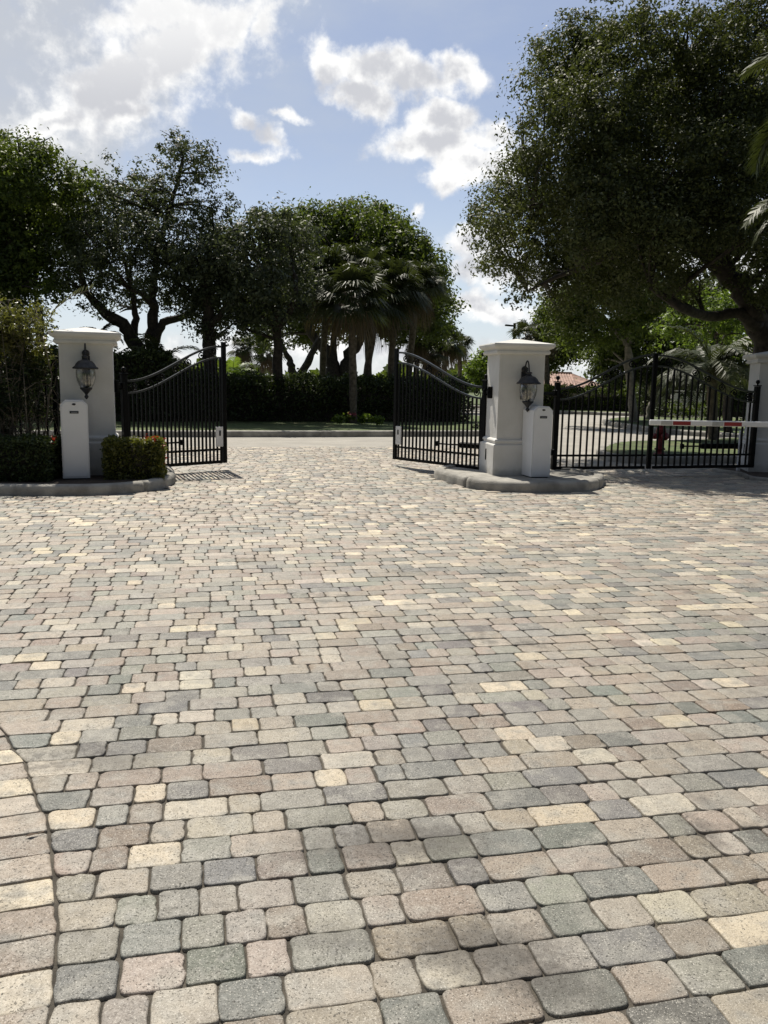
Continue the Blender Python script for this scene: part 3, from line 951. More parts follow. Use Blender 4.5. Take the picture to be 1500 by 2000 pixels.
# barrier arm with its own cabinet, just past the edge of the photograph
bt = thing('boom_barrier', 'white barrier arm with red stripes crossing before the closed gate', 'barrier', (7.25, 13.0, 0))
mb = MB(); mb.box((0, 0, .56), (.36, .40, 1.08), None, 0, .02); mb.build('body', M['white_paint'], bt)
zl = 1.02; ax0 = 4.03 - 7.25
mb = MB(); mb.box(((ax0 - .1) / 2, -.26, zl), (abs(ax0) - .1 + .0, .055, .084), None, 0, .012)
arm_o = mb.build('arm', M['white_paint'], bt)
for x0, x1, mt in ((.17, .34, 'grey_tape'), (.35, .62, 'red_tape'), (.95, 1.12, 'grey_tape'), (1.13, 1.40, 'red_tape'), (2.2, 2.3, 'grey_tape')):
    mb = MB(); mb.box((ax0 + (x0 + x1) / 2, -.2885, zl - .004), (x1 - x0, .002, .058)); mb.build('stripe', M[mt], arm_o)
mb = MB(); mb.box((-.12, -.215, zl), (.30, .03, .16), None, 0, .008); mb.build('clamp', M['lantern_metal'], bt)

# ------------------------------------------------------------------ wrought iron gates
def sstep(t):
    t = min(1, max(0, t)); return t * t * (3 - 2 * t)

def gate_leaf(label, hinge, free, nb, pillar_pt=None, z0=1.50, z1=2.10, mpw=.075, mtop=.08):
    """local x runs from hinge post to meeting post"""
    hinge = np.array(hinge[:2]); free = np.array(free[:2])
    w = float(np.linalg.norm(free - hinge)); rz = math.atan2(free[1] - hinge[1], free[0] - hinge[0])
    t = thing('gate_leaf', label, 'gate', (*hinge, 0), rz, 'black wrought iron gate leaves')
    mt = M['black_metal']
    zt = lambda x: z0 + (z1 - z0) * sstep((x - .05) / (w - .1))
    off = .185
    zb = .12
    mb = MB(); mb.box((0, 0, (zb + z0 + .1) / 2), (.085, .085, z0 + .1 - zb), None, 0, .006)
    mb.box((0, 0, z0 + .112), (.105, .105, .02), None, 0, .004)
    mb.lathe([(.012, 0), (.014, .02), (.03, .035), (.038, .058), (.03, .082), (.01, .094)], 12, (0, 0, z0 + .122))
    mb.build('hinge_post', mt, t)
    mb = MB(); mb.box((w, 0, (zb + z1 + mtop) / 2), (mpw, .06, z1 + mtop - zb), None, 0, .006); mb.build('meeting_post', mt, t)
    for nm, o2, r in (('top_rail', 0, .019), ('lower_curved_rail', -off, .017)):
        mb = MB()
        mb.tube([Vector((x, 0, zt(x) + o2)) for x in np.linspace(.04, w - .035, 28)], r * 1.25, 4, twist=0.0, smooth=False)
        mb.build(nm, M['rail_metal'], t)
    mb = MB(); mb.box((w / 2, 0, .145), (w - .12, .045, .05), None, 0, .004); mb.build('bottom_rail', mt, t)
    mb = MB(); mb.box((w / 2, 0, .36), (w - .12, .038, .034)); mb.build('middle_rail', mt, t)
    for i in range(1, nb + 1):
        x = w * i / (nb + 1)
        zb0 = .170; ztp = zt(x) - off - .012
        mb = MB()
        mb.box((x, 0, (zb0 + .343) / 2), (.026, .026, .343 - zb0))
        mb.box((x, 0, (.377 + ztp) / 2), (.026, .026, ztp - .377))
        mb.build('bar', mt, t)
    # scrolls between the two curved rails
    ns = 7
    for i in range(ns):
        x = w * (i + .7) / (ns + .5)
        zc = zt(x) - off / 2
        sl = (zt(x + .02) - zt(x - .02)) / .04
        mb = MB(); sgn = 1 if i % 2 else -1
        pts = []
        for k in range(22):
            a = k * .42; r = .066 * (1 - k / 26)
            pts.append(Vector((x + sgn * r * math.cos(a), 0, zc + r * math.sin(a) * sgn)))
        mb.tube(pts, .0105, 5)
        pts = []
        for k in range(9):
            s = k / 8
            xx = x + sgn * .066 + (.10 * s - .02) * -sgn * 1.0
            pts.append(Vector((xx + .05 * math.sin(s * 3.1) * sgn, 0, zt(xx) - off + .018 + (off - .036) * s)))
        mb.tube(pts, .009, 5)
        mb.lathe([(.002, -.013), (.011, -.007), (.013, 0), (.011, .007), (.002, .013)], 8, (x, 0, zc))
        mb.build('scroll', mt, t)
    return t, w, rz, zt

def leaf_extra(t, w, side, plate, hz=(.42, 1.44), hinge_dir=None, hl=.2):
    # small pale lock plate near the meeting post
    if plate:
     mb = MB(); mb.box((w - .13, side * .035, .58), (.15, .02, .34), None, 0, .006); p = mb.build('latch_plate', M['white_paint'], t)
     mb = MB(); mb.box((w - .125, side * .047, .64), (.035, .012, .09), None, 0, .004); mb.build('latch_slot', M['dark_plate'], p)
    for z in hz:
        mb = MB()
        d = Vector(hinge_dir).normalized()
        r = Matrix.Rotation(math.atan2(d.y, d.x), 3, 'Z')
        mb.box(d * (.04 + hl * .5) + Vector((0, 0, z)), (hl, .05, .05), r, 0, .006)
        mb.box(d * (.05) + Vector((0, 0, z)), (.05, .10, .11), r, 0, .008)
        mb.box(d * (.02 + hl) + Vector((0, 0, z)), (.045, .15, .19), r, 0, .012)
        mb.build('hinge', M['black_metal'], t)

ZB = .12
gl_h = G(247, 917.5, ZB); gl_f = G(439, 904, ZB)
gc_h = G(943, 918, ZB); gc_f = G(771, 897, ZB)
gr_a = G(1081, 917, ZB); gr_m1 = G(1264, 915.5, ZB); gr_m2 = G(1268, 915.5, ZB); gr_b = G(1466, 913, ZB)

def to_local(t, p):
    R_ = Matrix.Rotation(-t.rotation_euler.z, 3, 'Z')
    return R_ @ (Vector((p[0], p[1], 0)) - Vector((t.location.x, t.location.y, 0)))

def pil_side(pil, sx, yy=0.0):
    R_ = Matrix.Rotation(pil.rotation_euler.z, 3, 'Z')
    return Vector(pil.location) + R_ @ Vector((sx * W / 2, yy, 0))

for lbl, h, f, nb, pil, sx, yy, side in (
        ('black iron gate leaf swung open beside the hedge-side pillar', gl_h, gl_f, 24, pil_l, 1, .12, -1),
        ('black iron gate leaf swung open from the island pillar', gc_h, gc_f, 22, pil_c, -1, .0, 1),
        ('closed black iron gate leaf hung on the island pillar, behind the hydrant', gr_a, gr_m1, 14, pil_c, 1, .1, -1),
        ('closed black iron gate leaf behind the striped barrier arm', gr_b, gr_m2, 16, pil_r, -1, .0, 1)):
    if lbl.startswith('closed black iron gate leaf hung'):
        lbl = 'closed black iron gate leaf hung on the island pillar, meeting its twin'
    t, w, rz, zt = gate_leaf(lbl, h, f, nb, mpw=.036 if lbl.startswith('closed') else .075, mtop=.03 if lbl.startswith('closed') else .08)
    tgt = pil_side(pil, sx, yy)
    dloc = to_local(t, tgt); dloc.z = 0
    leaf_extra(t, w, side, not lbl.startswith('closed'), (.42, 1.42), dloc, max(.12, dloc.length - .03))

# swing gate openers, photo-eye posts
def opener(label, a, b, z=.55):
    a = Vector((a[0], a[1], z)); b = Vector((b[0], b[1], z))
    d = b - a; L = d.length; rz = math.atan2(d.y, d.x)
    t = thing('gate_opener', label, 'gate opener', (a.x, a.y, 0), rz, 'gate opener rams')
    mb = MB(); mb.box((L * .36, 0, z), (L * .62, .09, .10), None, 0, .02); mb.build('motor_body', M['black_metal'], t)
    mb = MB(); mb.tube([(L * .66, 0, z), (L, 0, z)], .016, 8); mb.build('ram', M['lantern_metal'], t)
    mb = MB(); mb.box((0, 0, z), (.10, .06, .12), None, 0, .008); mb.build('bracket', M['black_metal'], t)
    mb = MB(); mb.box((L, 0, z), (.05, .08, .09), None, 0, .008); mb.build('bracket', M['black_metal'], t)
opener('black gate opener ram behind the gate leaf on the hedge side', (LC[0] + .35, LC[1] + .62), (gl_h[0] * .45 + gl_f[0] * .55 - .05, gl_h[1] * .45 + gl_f[1] * .55 + .12), .50)
opener('black gate opener ram behind the leaf opened from the island pillar', (CC[0] + .05, CC[1] + .60), (gc_h[0] * .45 + gc_f[0] * .55 + .08, gc_h[1] * .45 + gc_f[1] * .55 + .10), .48)
opener('black gate opener ram seen through the closed gate by the hydrant', (gr_b[0] - .05, gr_b[1] + .45), (gr_b[0] - 1.25, gr_b[1] + .12), .48)
for lbl, p, hh in (('slim white sensor post behind the opened island gate hinge', (gc_h[0] - .02, gc_h[1] + .35), .72),
                   ('slim white sensor post behind the closed gate by the far pillar', (gr_b[0] - .10, gr_b[1] + .30), .78)):
    t = thing('sensor_post', lbl, 'post', (*p, 0), 0, 'sensor posts')
    mb = MB(); mb.box((0, 0, hh / 2), (.055, .055, hh), None, 0, .006); mb.build('column', M['white_paint'], t)
    mb = MB(); mb.box((0, -.03, hh - .1), (.035, .012, .07), None, 0, .004); mb.build('lens', M['dark_plate'], t)

# ------------------------------------------------------------------ fence by the thicket
ft = thing('iron_fence', 'black iron picket fence behind the thicket beside the pillar', 'fence', (LC[0] - .42, LC[1] + .1, 0), math.radians(176))
mb = MB(); mb.box((.12, 0, .95), (.07, .07, 1.70), None, 0, .005); mb.build('post', M['black_metal'], ft)
mb = MB(); mb.box((2.6, 0, .95), (.07, .07, 1.70), None, 0, .005); mb.build('post', M['black_metal'], ft)
for z in (.35, 1.62):
    mb = MB(); mb.box((2.1, 0, z), (3.9, .03, .035)); mb.build('rail', M['black_metal'], ft)
for i in range(28):
    x = .25 + i * .14
    if abs(x - 2.6) < .06: continue
    mb = MB(); mb.box((x, .018 + .014, .92), (.026, .026, 1.60)); mb.build('picket', M['black_metal'], ft)

# ------------------------------------------------------------------ clipped hedges
def hedge(name, label, c, size, rot, leaf, n, mats, group=None, flowers=0, core=True, rough=.05, z0=.1):
    t = thing(name, label, 'hedge', (c[0], c[1], z0), rot, group)
    L, D, H = size
    # points near the surface of the box
    ar = np.array([L * H, L * H, D * H, D * H, L * D * 1.2]); ar /= ar.sum()
    k = RNG.choice(5, n, p=ar)
    u = RNG.uniform(-.5, .5, n); v = RNG.uniform(0, 1, n)
    p = np.zeros((n, 3))
    m = k == 0; p[m] = np.stack([u[m] * L, np.full(m.sum(), -D / 2), v[m] * H], 1)
    m = k == 1; p[m] = np.stack([u[m] * L, np.full(m.sum(), D / 2), v[m] * H], 1)
    m = k == 2; p[m] = np.stack([np.full(m.sum(), -L / 2), u[m] * D, v[m] * H], 1)
    m = k == 3; p[m] = np.stack([np.full(m.sum(), L / 2), u[m] * D, v[m] * H], 1)
    m = k == 4; p[m] = np.stack([u[m] * L, (v[m] - .5) * D, np.full(m.sum(), H)], 1)
    c0 = np.array([0, 0, H / 2])
    ph = RNG.uniform(0, 6.28, 6)
    sw = .5 * (np.sin(p[:, 0] * 5.1 / max(.5, H) + ph[0]) + np.sin(p[:, 1] * 6.3 / max(.5, H) + p[:, 2] * 4.2 / max(.5, H) + ph[1]) + np.sin(p[:, 0] * 11 / max(.5, H) + p[:, 2] * 9 / max(.5, H) + ph[2]))
    d = p - c0
    dep = np.abs(RNG.normal(0, 1, n)) * rough * 1.6
    dn = np.zeros_like(d); 
    for kk, nv in enumerate(((0, -1, 0), (0, 1, 0), (-1, 0, 0), (1, 0, 0), (0, 0, 1))):
        dn[k == kk] = nv
    p = p + dn * (sw * rough * .8 - dep)[:, None] + RNG.normal(0, rough * .35, (n, 3))
    # round the arrises
    e = np.maximum(0, np.abs(p[:, 0]) / (L / 2) - .9) + np.maximum(0, np.abs(p[:, 1]) / (D / 2) - .85)
    p[:, 2] -= np.where(p[:, 2] > H * .8, e * .35 * min(H, .6), 0)
    p[:, 2] = np.maximum(p[:, 2], .01)
    v4, tt = leaves(p, leaf, .52, .2, np.where(p[:, 2] > H * .93, .12, 0) + RNG.normal(0, .05, n))
    mi = np.zeros(n, int)
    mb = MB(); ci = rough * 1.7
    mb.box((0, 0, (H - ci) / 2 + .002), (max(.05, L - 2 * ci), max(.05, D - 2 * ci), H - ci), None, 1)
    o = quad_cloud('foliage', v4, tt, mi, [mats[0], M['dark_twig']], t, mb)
    return t, (L, D, H)

def flowers_on(t, pts, size, mat):
    pts = np.array(pts); cl = np.repeat(pts, 14, 0) + RNG.normal(0, .022, (len(pts) * 14, 3))
    v, tt = leaves(cl, size, .8, .2)
    quad_cloud('flowers', v, tt, np.zeros(len(v), int), [mat], t)

f0 = G(253, 940, .10)
hr, dims = hedge('clipped_hedge', 'low clipped hedge with red flowers beside the open gate', (f0[0] - .03, f0[1] + .36), (.80, .62, .57), math.radians(14), .045, 15000, [M['ixora_leaf']], 'low clipped hedges', rough=.04)
fp = [(.40 + random.uniform(-.03, .02), random.uniform(-.3, .3), random.uniform(.2, .56)) for _ in range(11)] + [(random.uniform(.15, .38), random.uniform(-.28, .2), .58 + random.uniform(-.02, .02)) for _ in range(6)]
flowers_on(hr, fp, .035, M['red_flower'])
f1 = G(30, 946, .10)
hl_, dims = hedge('clipped_hedge', 'low dark clipped hedge in front of the thicket and fence', (f1[0] - 1.0, f1[1] + .42), (2.75, .75, .60), math.radians(4), .05, 26000, [M['hedge_leaf']], 'low clipped hedges', rough=.045)
fp = [(1.34, -.1 + .03 * k, .56 + .01 * k) for k in range(4)]
flowers_on(hl_, fp, .035, M['red_flower'])

# background hedges
a = G(440, 829); b = G(780, 830)
def span_hedge(label, pa, pb_, D, H, leaf, n, mat, z0=.1, rough=.16, name='garden_hedge', group=None):
    pa = np.array(pa[:2]); pb_ = np.array(pb_[:2]); d = pb_ - pa; L = np.linalg.norm(d)
    rz = math.atan2(d[1], d[0])
    c = (pa + pb_) / 2 + np.array([-math.sin(rz), math.cos(rz)]) * D / 2
    return hedge(name, label, c, (L, D, H), rz, leaf, n, [mat], group, rough=rough, z0=z0)
span_hedge('long dark hedge under the palms across the road', (-8.2, 27.4), (3.2, 31.6), 1.6, 1.58, .13, 26000, M['hedge_leaf'], .12, .2, 'garden_hedge', 'tall garden hedges')
span_hedge('tall dark hedge with a level top behind the open gate', (-15.5, 25.2), (-7.1, 27.8), 1.4, 2.3, .13, 26000, M['hedge_leaf'], .12, .13, 'garden_hedge', 'tall garden hedges')
span_hedge('far green hedge in front of the tiled roof', (7.5, 50.2), (16.5, 48.2), 1.6, 1.32, .17, 14000, M['green_leaf'], .12, .2, 'garden_hedge', 'tall garden hedges')
span_hedge('dark hedge in the shade behind the pale tree trunks', (13.2, 43.6), (24, 43.0), 1.6, 2.2, .17, 14000, M['hedge_leaf'], .12, .25, 'garden_hedge', 'tall garden hedges')

# ------------------------------------------------------------------ tall thicket on the left
def thicket():
    base = P(40, 860, 12.3); base[2] = .1
    t = thing('thicket', 'tall overgrown thicket with bare pale twigs beside the pillar', 'shrub', base)
    B = Vector(base)
    mb = MB()
    for i in range(130):
        x = random.uniform(-2.3, .42); y = random.uniform(-.35, .5)
        p0 = Vector((x, y, random.uniform(0, .5)))
        lean = Vector((random.gauss(0, .35), random.gauss(0, .2), random.uniform(.9, 2.1)))
        p1 = p0 + lean * .5 + Vector((random.gauss(0, .08), 0, 0)); p2 = p0 + lean
        if p2.x > .45: p2.x = .45 - random.uniform(0, .2)
        r = random.uniform(.006, .014)
        mb.tube([p0, p1, p2], [r, r * .7, r * .25], 5)
        for j in range(9):
            s = p1.lerp(p2, random.uniform(-1.0, .8)); e = s + Vector((random.gauss(0, .26), random.gauss(0, .15), random.uniform(-.12, .30)))
            mb.tube([s, s.lerp(e, .5) + Vector((0, 0, .03)), e], [r * .5, r * .4, r * .2], 4)
    for i in range(40):
        s = Vector((random.uniform(-1.6, .3), random.uniform(-.5, .1), random.uniform(1.5, 2.5)))
        e = s + Vector((random.uniform(-.4, .6), random.uniform(-.3, .2), random.uniform(.0, .35)))
        mb.tube([s, s.lerp(e, .5) + Vector((0, 0, .07)), e], [.008, .006, .003], 5)
    # the sprig that leans out over the pillar cap
    spr = [Vector((.30, .15, 2.0)), Vector((.55, .1, 2.42)), Vector((.85, .05, 2.62)), Vector((1.12, .02, 2.70))]
    mb.tube(spr, [.008, .007, .005, .003], 5)
    mb.build('twigs', M['twig'], t)
    blobs = []
    for i in range(80):
        x = random.uniform(-2.3, .28); z = random.uniform(.55, 2.2) if i % 3 else random.uniform(1.8, 2.62)
        if x > -.1: z = max(.95, min(z, 2.2))
        blobs.append((x, random.uniform(-.25, .45), z, random.uniform(.22, .42)))
    vs = []
    for b in blobs:
        n = int(620 * b[3] / .3 * (1.3 if b[2] > 1.6 else .75))
        p, tb = clump_points(b[:3], b[3], n // 6, 6, .05)
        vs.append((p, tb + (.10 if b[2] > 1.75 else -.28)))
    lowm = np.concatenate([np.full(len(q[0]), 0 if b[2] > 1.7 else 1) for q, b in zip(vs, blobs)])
    p = np.concatenate([q[0] for q in vs]); tb = np.concatenate([q[1] for q in vs])
    v, tt = leaves(p, .062, .42, .2, tb)
    # long leaves paired along the sprig
    sp = []
    for k in range(13):
        s = .25 + .75 * k / 12
        q = spr[0].lerp(spr[1], s * 3) if s < 1 / 3 else (spr[1].lerp(spr[2], s * 3 - 1) if s < 2 / 3 else spr[2].lerp(spr[3], s * 3 - 2))
        for sd in (-1, 1):
            tip = q + Vector((.07, random.uniform(-.05, .05), sd * .09 + .02))
            w_ = Vector((-.012, .012, .012))
            sp.append([q, q.lerp(tip, .5) + w_, tip, q.lerp(tip, .5) - w_])
    v = np.concatenate([v, np.array([[list(c) for c in q] for q in sp])])
    tt = np.concatenate([tt, np.full(len(sp), .75)])
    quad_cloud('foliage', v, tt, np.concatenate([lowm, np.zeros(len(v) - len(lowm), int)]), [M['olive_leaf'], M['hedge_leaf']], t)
thicket()

# ------------------------------------------------------------------ broadleaf trees
def gpt(px, py, z=0.05):
    return tuple(G(px, py, z))

# large live oak over the closed gate
D = 19.0
ob = P(1497, 868, D); ob[2] = 0.0
oak_r = [(1110, 120, 70), (1165, 75, 52), (1060, 175, 44), (1040, 290, 46), (1130, 130, 78), (1230, 95, 88), (1330, 75, 66), (1400, 120, 95), (1480, 40, 78), (1555, 90, 110), (1085, 225, 60), (1170, 225, 105), (1300, 210, 120),
         (1440, 240, 120), (1560, 260, 130), (1055, 320, 62), (1130, 345, 95), (1250, 350, 120), (1390, 370, 115), (1520, 400, 110), (975, 425, 52), (1050, 430, 88), (1160, 460, 110), (1290, 470, 110),
         (1000, 500, 58), (1085, 535, 70), (1200, 540, 78), (1410, 480, 70), (1025, 575, 34), (1085, 590, 30), (1030, 240, 26), (1100, 165, 36), (1255, 30, 30), (1330, 35, 28), (930, 425, 30), (955, 455, 40), (985, 330, 30), (1000, 380, 50), (960, 510, 36), (1550, 540, 90), (1330, 560, 50)]
tree('oak_tree', 'huge dark spreading oak with leaning trunk beyond the closed gate', 'tree', tuple(ob),
     [[pl(1510, 880, D, 27), pl(1503, 760, D, 24), pl(1482, 640, D, 21), pl(1436, 556, D - .2, 19), pl(1385, 495, D - .5, 17), pl(1352, 440, D - .6, 14), pl(1345, 340, D - .5, 15), pl(1330, 230, D, 10), pl(1335, 130, D, 5)],
      [pl(1480, 640, D, 14), pl(1440, 612, D - .2, 11), pl(1390, 618, D - .3, 9), pl(1330, 600, D - 1.3, 9), pl(1270, 560, D - 1.5, 5)],
      [pl(1385, 495, D - .5, 18), pl(1280, 440, D - 1.2, 13), pl(1170, 400, D - .2, 9), pl(1060, 400, D, 5), pl(985, 420, D, 3)],
      [pl(1352, 440, D - .6, 15), pl(1250, 330, D, 11), pl(1180, 240, D + .4, 7), pl(1130, 150, D + .5, 4)],
      [pl(1345, 340, D - .5, 13), pl(1420, 240, D + .6, 9), pl(1470, 140, D + 1, 5)],
      [pl(1482, 650, D, 19), pl(1530, 520, D + .5, 20), pl(1560, 380, D + .8, 13), pl(1550, 230, D + 1, 8)],
      [pl(1280, 440, D - 1.2, 10), pl(1190, 500, D - .8, 7), pl(1090, 540, D - .8, 4), pl(1030, 570, D - .8, 2.5)]],
     [pb(x, y, D + random.uniform(-2.6, 1.8), r) for x, y, r in oak_r] + [pb(x, y, D - 2.9, r) for x, y, r in ((1180, 430, 70), (1270, 425, 70), (1150, 470, 50), (1320, 380, 62), (1425, 415, 55), (1470, 470, 42), (1200, 350, 60), (1390, 300, 60), (1470, 330, 60))], .078, 2100, [M['oak_leaf']], 'bark', sig=.15, per=70, inner=.36, amp=.40, squash=.9)

# oak behind the hedge-side pillar: open crown, several stems
D = 30.5
b0 = P(290, 800, D); b0[2] = 0.0
lo = [(175, 430, 85), (250, 400, 75), (330, 380, 62), (375, 330, 55), (350, 290, 42), (400, 330, 36), (395, 290, 26), (320, 290, 22), (210, 370, 42), (285, 360, 42), (420, 400, 40), (400, 450, 70), (310, 470, 85), (220, 490, 90), (150, 510, 70), (130, 560, 42), (190, 570, 50), (260, 560, 60), (350, 550, 75), (420, 530, 70), (440, 470, 50), (370, 610, 36), (410, 600, 40), (220, 600, 26), (150, 470, 62)]
tree('oak_tree', 'open crowned grey green oak with forked stems behind the hedge-side pillar', 'tree', tuple(b0),
     [[pl(285, 810, D, 17), pl(283, 740, D, 16), pl(270, 690, D, 14), pl(245, 640, D - .2, 12), pl(200, 605, D - .4, 9), pl(165, 560, D - .5, 6), pl(150, 480, D - .5, 3)],
      [pl(300, 810, D + .1, 16), pl(298, 740, D + .1, 15), pl(300, 670, D + .1, 12), pl(302, 600, D + .2, 9), pl(305, 500, D + .3, 6), pl(340, 380, D + .3, 4), pl(360, 290, D + .3, 2)],
      [pl(300, 670, D, 10), pl(322, 630, D + .1, 8), pl(370, 610, D + .1, 6), pl(415, 540, D + .3, 4)],
      [pl(270, 690, D, 9), pl(262, 640, D + .2, 7), pl(262, 590, D + .3, 5), pl(240, 500, D + .3, 3)],
      [pl(302, 600, D, 8), pl(280, 575, D - .5, 6), pl(255, 565, D - .6, 4)]],
     [pb(x, y, D + random.uniform(-1.6, 1.6), r) for x, y, r in lo], .12, 330, [M['grey_leaf']], 'bark', sig=.15, per=30, squash=.95)

# dense tree at the far left
D = 30.0
b0 = P(25, 800, D); b0[2] = 0
ll = [(30, 330, 72), (-50, 320, 90), (80, 300, 42), (130, 370, 55), (60, 420, 85), (-30, 430, 100), (130, 440, 50), (70, 510, 62), (0, 520, 85), (20, 580, 60), (90, 560, 30), (-80, 520, 100), (-20, 290, 40), (165, 350, 30), (-30, 610, 70), (-110, 400, 110)]
tree('broadleaf_tree', 'tall full green tree at the left edge behind the thicket', 'tree', tuple(b0),
     [[pl(25, 800, D, 26), pl(20, 680, D, 24), pl(15, 580, D, 18), pl(30, 450, D, 10), pl(40, 330, D, 5)], [pl(15, 580, D, 14), pl(-50, 480, D, 9), pl(-70, 360, D, 5)], [pl(15, 580, D, 12), pl(80, 480, D + .4, 7), pl(130, 390, D + .5, 4)]],
     [pb(x, y, D + random.uniform(-1.8, 1.8), r) for x, y, r in ll], .15, 560, [M['green_leaf']], 'bark', sig=.22, per=40, squash=.9)
# conifer-like small tree right of it, over the thicket
D = 27.0
b0 = P(85, 800, D); b0[2] = 0
tree('young_tree', 'slim dark young tree between the thicket and the pillar', 'tree', tuple(b0),
     [[pl(85, 800, D, 7), pl(83, 700, D, 6), pl(82, 600, D, 3)]],
     [pb(85, 650, D, 22), pb(60, 660, D, 26), pb(95, 690, D, 24), pb(70, 610, D, 18), pb(60, 710, D, 30), pb(95, 640, D, 14)], .12, 300, [M['hedge_leaf']], 'bark', sig=.1, per=10)

# oak with dark crown left of the palms
D = 29.5
b0 = P(543, 800, D); b0[2] = 0
lm = [(480, 470, 62), (540, 450, 62), (500, 540, 70), (570, 530, 62), (450, 560, 50), (510, 610, 55), (570, 600, 50), (460, 620, 36), (590, 470, 42), (440, 500, 40), (500, 425, 34), (545, 660, 30), (475, 655, 24)]
tree('oak_tree', 'dark oak with straight trunk between the open gate and palms', 'tree', tuple(b0),
     [[pl(543, 800, D, 11), pl(543, 730, D, 10), pl(541, 650, D, 9), pl(530, 580, D, 7), pl(500, 500, D, 4)], [pl(541, 650, D, 7), pl(575, 580, D, 5), pl(570, 500, D, 3)]],
     [pb(x, y, D + random.uniform(-1.6, 1.6), r) for x, y, r in lm], .14, 480, [M['grey_leaf']], 'bark', sig=.19, per=36)
# oak whose trunk base stands behind the gate tip
D = 29.5
b0 = P(408, 800, D); b0[2] = 0
lm = [(400, 500, 62), (440, 545, 55), (385, 575, 60), (430, 605, 42), (360, 520, 50), (470, 585, 40), (400, 640, 34), (450, 640, 24)]
tree('oak_tree', 'dark oak rising behind the tip of the hedge-side gate leaf', 'tree', tuple(b0),
     [[pl(408, 800, D, 14), pl(408, 700, D, 13), pl(406, 640, D, 12), pl(402, 560, D, 8), pl(395, 500, D, 4)], [pl(406, 640, D, 8), pl(440, 600, D, 5), pl(455, 560, D, 3)]],
     [pb(x, y, D + random.uniform(-1.5, 1.5), r) for x, y, r in lm], .14, 480, [M['grey_leaf']], 'bark', sig=.19, per=36)
# broad domed tree behind the palms
D = 47.0
b0 = P(665, 780, D); b0[2] = 0
lm = [(690, 445, 62), (612, 442, 52), (745, 440, 46), (800, 480, 46), (560, 460, 45), (760, 480, 62), (820, 530, 55), (845, 590, 48), (640, 520, 70), (720, 540, 80), (790, 600, 62), (850, 650, 34), (600, 560, 60), (540, 520, 50), (680, 620, 50), (760, 640, 36), (590, 630, 40), (830, 640, 34), (725, 430, 30), (650, 430, 30), (865, 545, 22), (860, 620, 24), (580, 425, 26), (540, 600, 50), (500, 600, 50), (520, 660, 30), (610, 660, 26)]
tree('broadleaf_tree', 'broad domed green tree behind the cluster of palms', 'tree', tuple(b0),
     [[pl(655, 780, D, 18), pl(650, 730, D, 16), pl(640, 690, D, 12), pl(600, 640, D, 8), pl(580, 560, D, 4)], [pl(672, 780, D, 16), pl(672, 730, D, 15), pl(690, 680, D, 10), pl(740, 610, D, 6), pl(780, 540, D, 3)],
      [pl(582, 770, D - 4, 9), pl(578, 745, D - 4, 9), pl(570, 715, D - 4, 7), pl(558, 690, D - 4, 5), pl(545, 660, D - 4, 3)], [pl(580, 745, D - 4, 8), pl(605, 700, D - 4, 7), pl(625, 660, D - 4, 4)],
      [pl(650, 730, D, 9), pl(655, 640, D, 6), pl(670, 520, D, 3)]],
     [pb(x, y, D + random.uniform(-3, 3), r) for x, y, r in lm], .22, 330, [M['green_leaf']], 'bark', sig=.30, per=40)

# trees beyond the closed gate
D = 34.0
b0 = P(1232, 815, D); b0[2] = 0
lm = [(1120, 580, 55), (1180, 570, 62), (1240, 590, 70), (1090, 620, 40), (1150, 640, 55), (1220, 660, 60), (1080, 650, 30), (1300, 560, 62), (1180, 700, 44), (1240, 520, 60), (1160, 520, 50)]
tree('broadleaf_tree', 'green tree with slim pale trunk seen through the closed gate', 'tree', tuple(b0),
     [[pl(1238, 835, D, 10), pl(1232, 760, D, 8), pl(1226, 680, D, 7), pl(1224, 600, D, 6), pl(1215, 540, D, 4)], [pl(1226, 680, D, 5), pl(1180, 620, D, 3.5), pl(1130, 590, D, 2)]],
     [pb(x, y, D + random.uniform(-1.8, 1.8), r) for x, y, r in lm], .17, 480, [M['green_leaf'], M['hedge_leaf']], 'pale_bark', sig=.22, per=40)
D = 37.0
b0 = P(1268, 800, D); b0[2] = 0
lm = [(1310, 660, 60), (1360, 600, 62), (1250, 640, 55), (1400, 650, 55), (1300, 720, 50), (1240, 710, 46), (1195, 740, 40), (1200, 680, 46)]
tree('broadleaf_tree', 'dark tree with pale leaning trunk behind the hydrant', 'tree', tuple(b0),
     [[pl(1266, 825, D, 8), pl(1276, 780, D, 8), pl(1290, 720, D, 7), pl(1305, 640, D, 5)], [pl(1276, 780, D, 6), pl(1250, 720, D, 5), pl(1235, 660, D, 3)]],
     [pb(x, y, D + random.uniform(-1.5, 1.5), r) for x, y, r in lm], .18, 480, [M['hedge_leaf']], 'pale_bark', sig=.22, per=40)
D = 27.5
b0 = P(1420, 850, D); b0[2] = 0
lm = [(1330, 625, 45), (1385, 600, 50), (1300, 655, 30), (1440, 590, 45), (1360, 660, 36), (1420, 640, 40), (1470, 640, 45), (1450, 690, 40)]
tree('broadleaf_tree', 'bright leafed small tree between the oak trunk and the palm', 'tree', tuple(b0),
     [[pl(1425, 850, D, 8), pl(1418, 760, D, 7), pl(1405, 680, D, 5), pl(1380, 620, D, 3)], [pl(1405, 680, D, 4), pl(1440, 620, D, 3), pl(1450, 590, D, 2)]],
     [pb(x, y, D + random.uniform(-1, 1), r) for x, y, r in lm], .13, 560, [M['bright_leaf']], 'bark', sig=.11, per=14)
D = 60.0
b0 = P(945, 770, D); b0[2] = 0
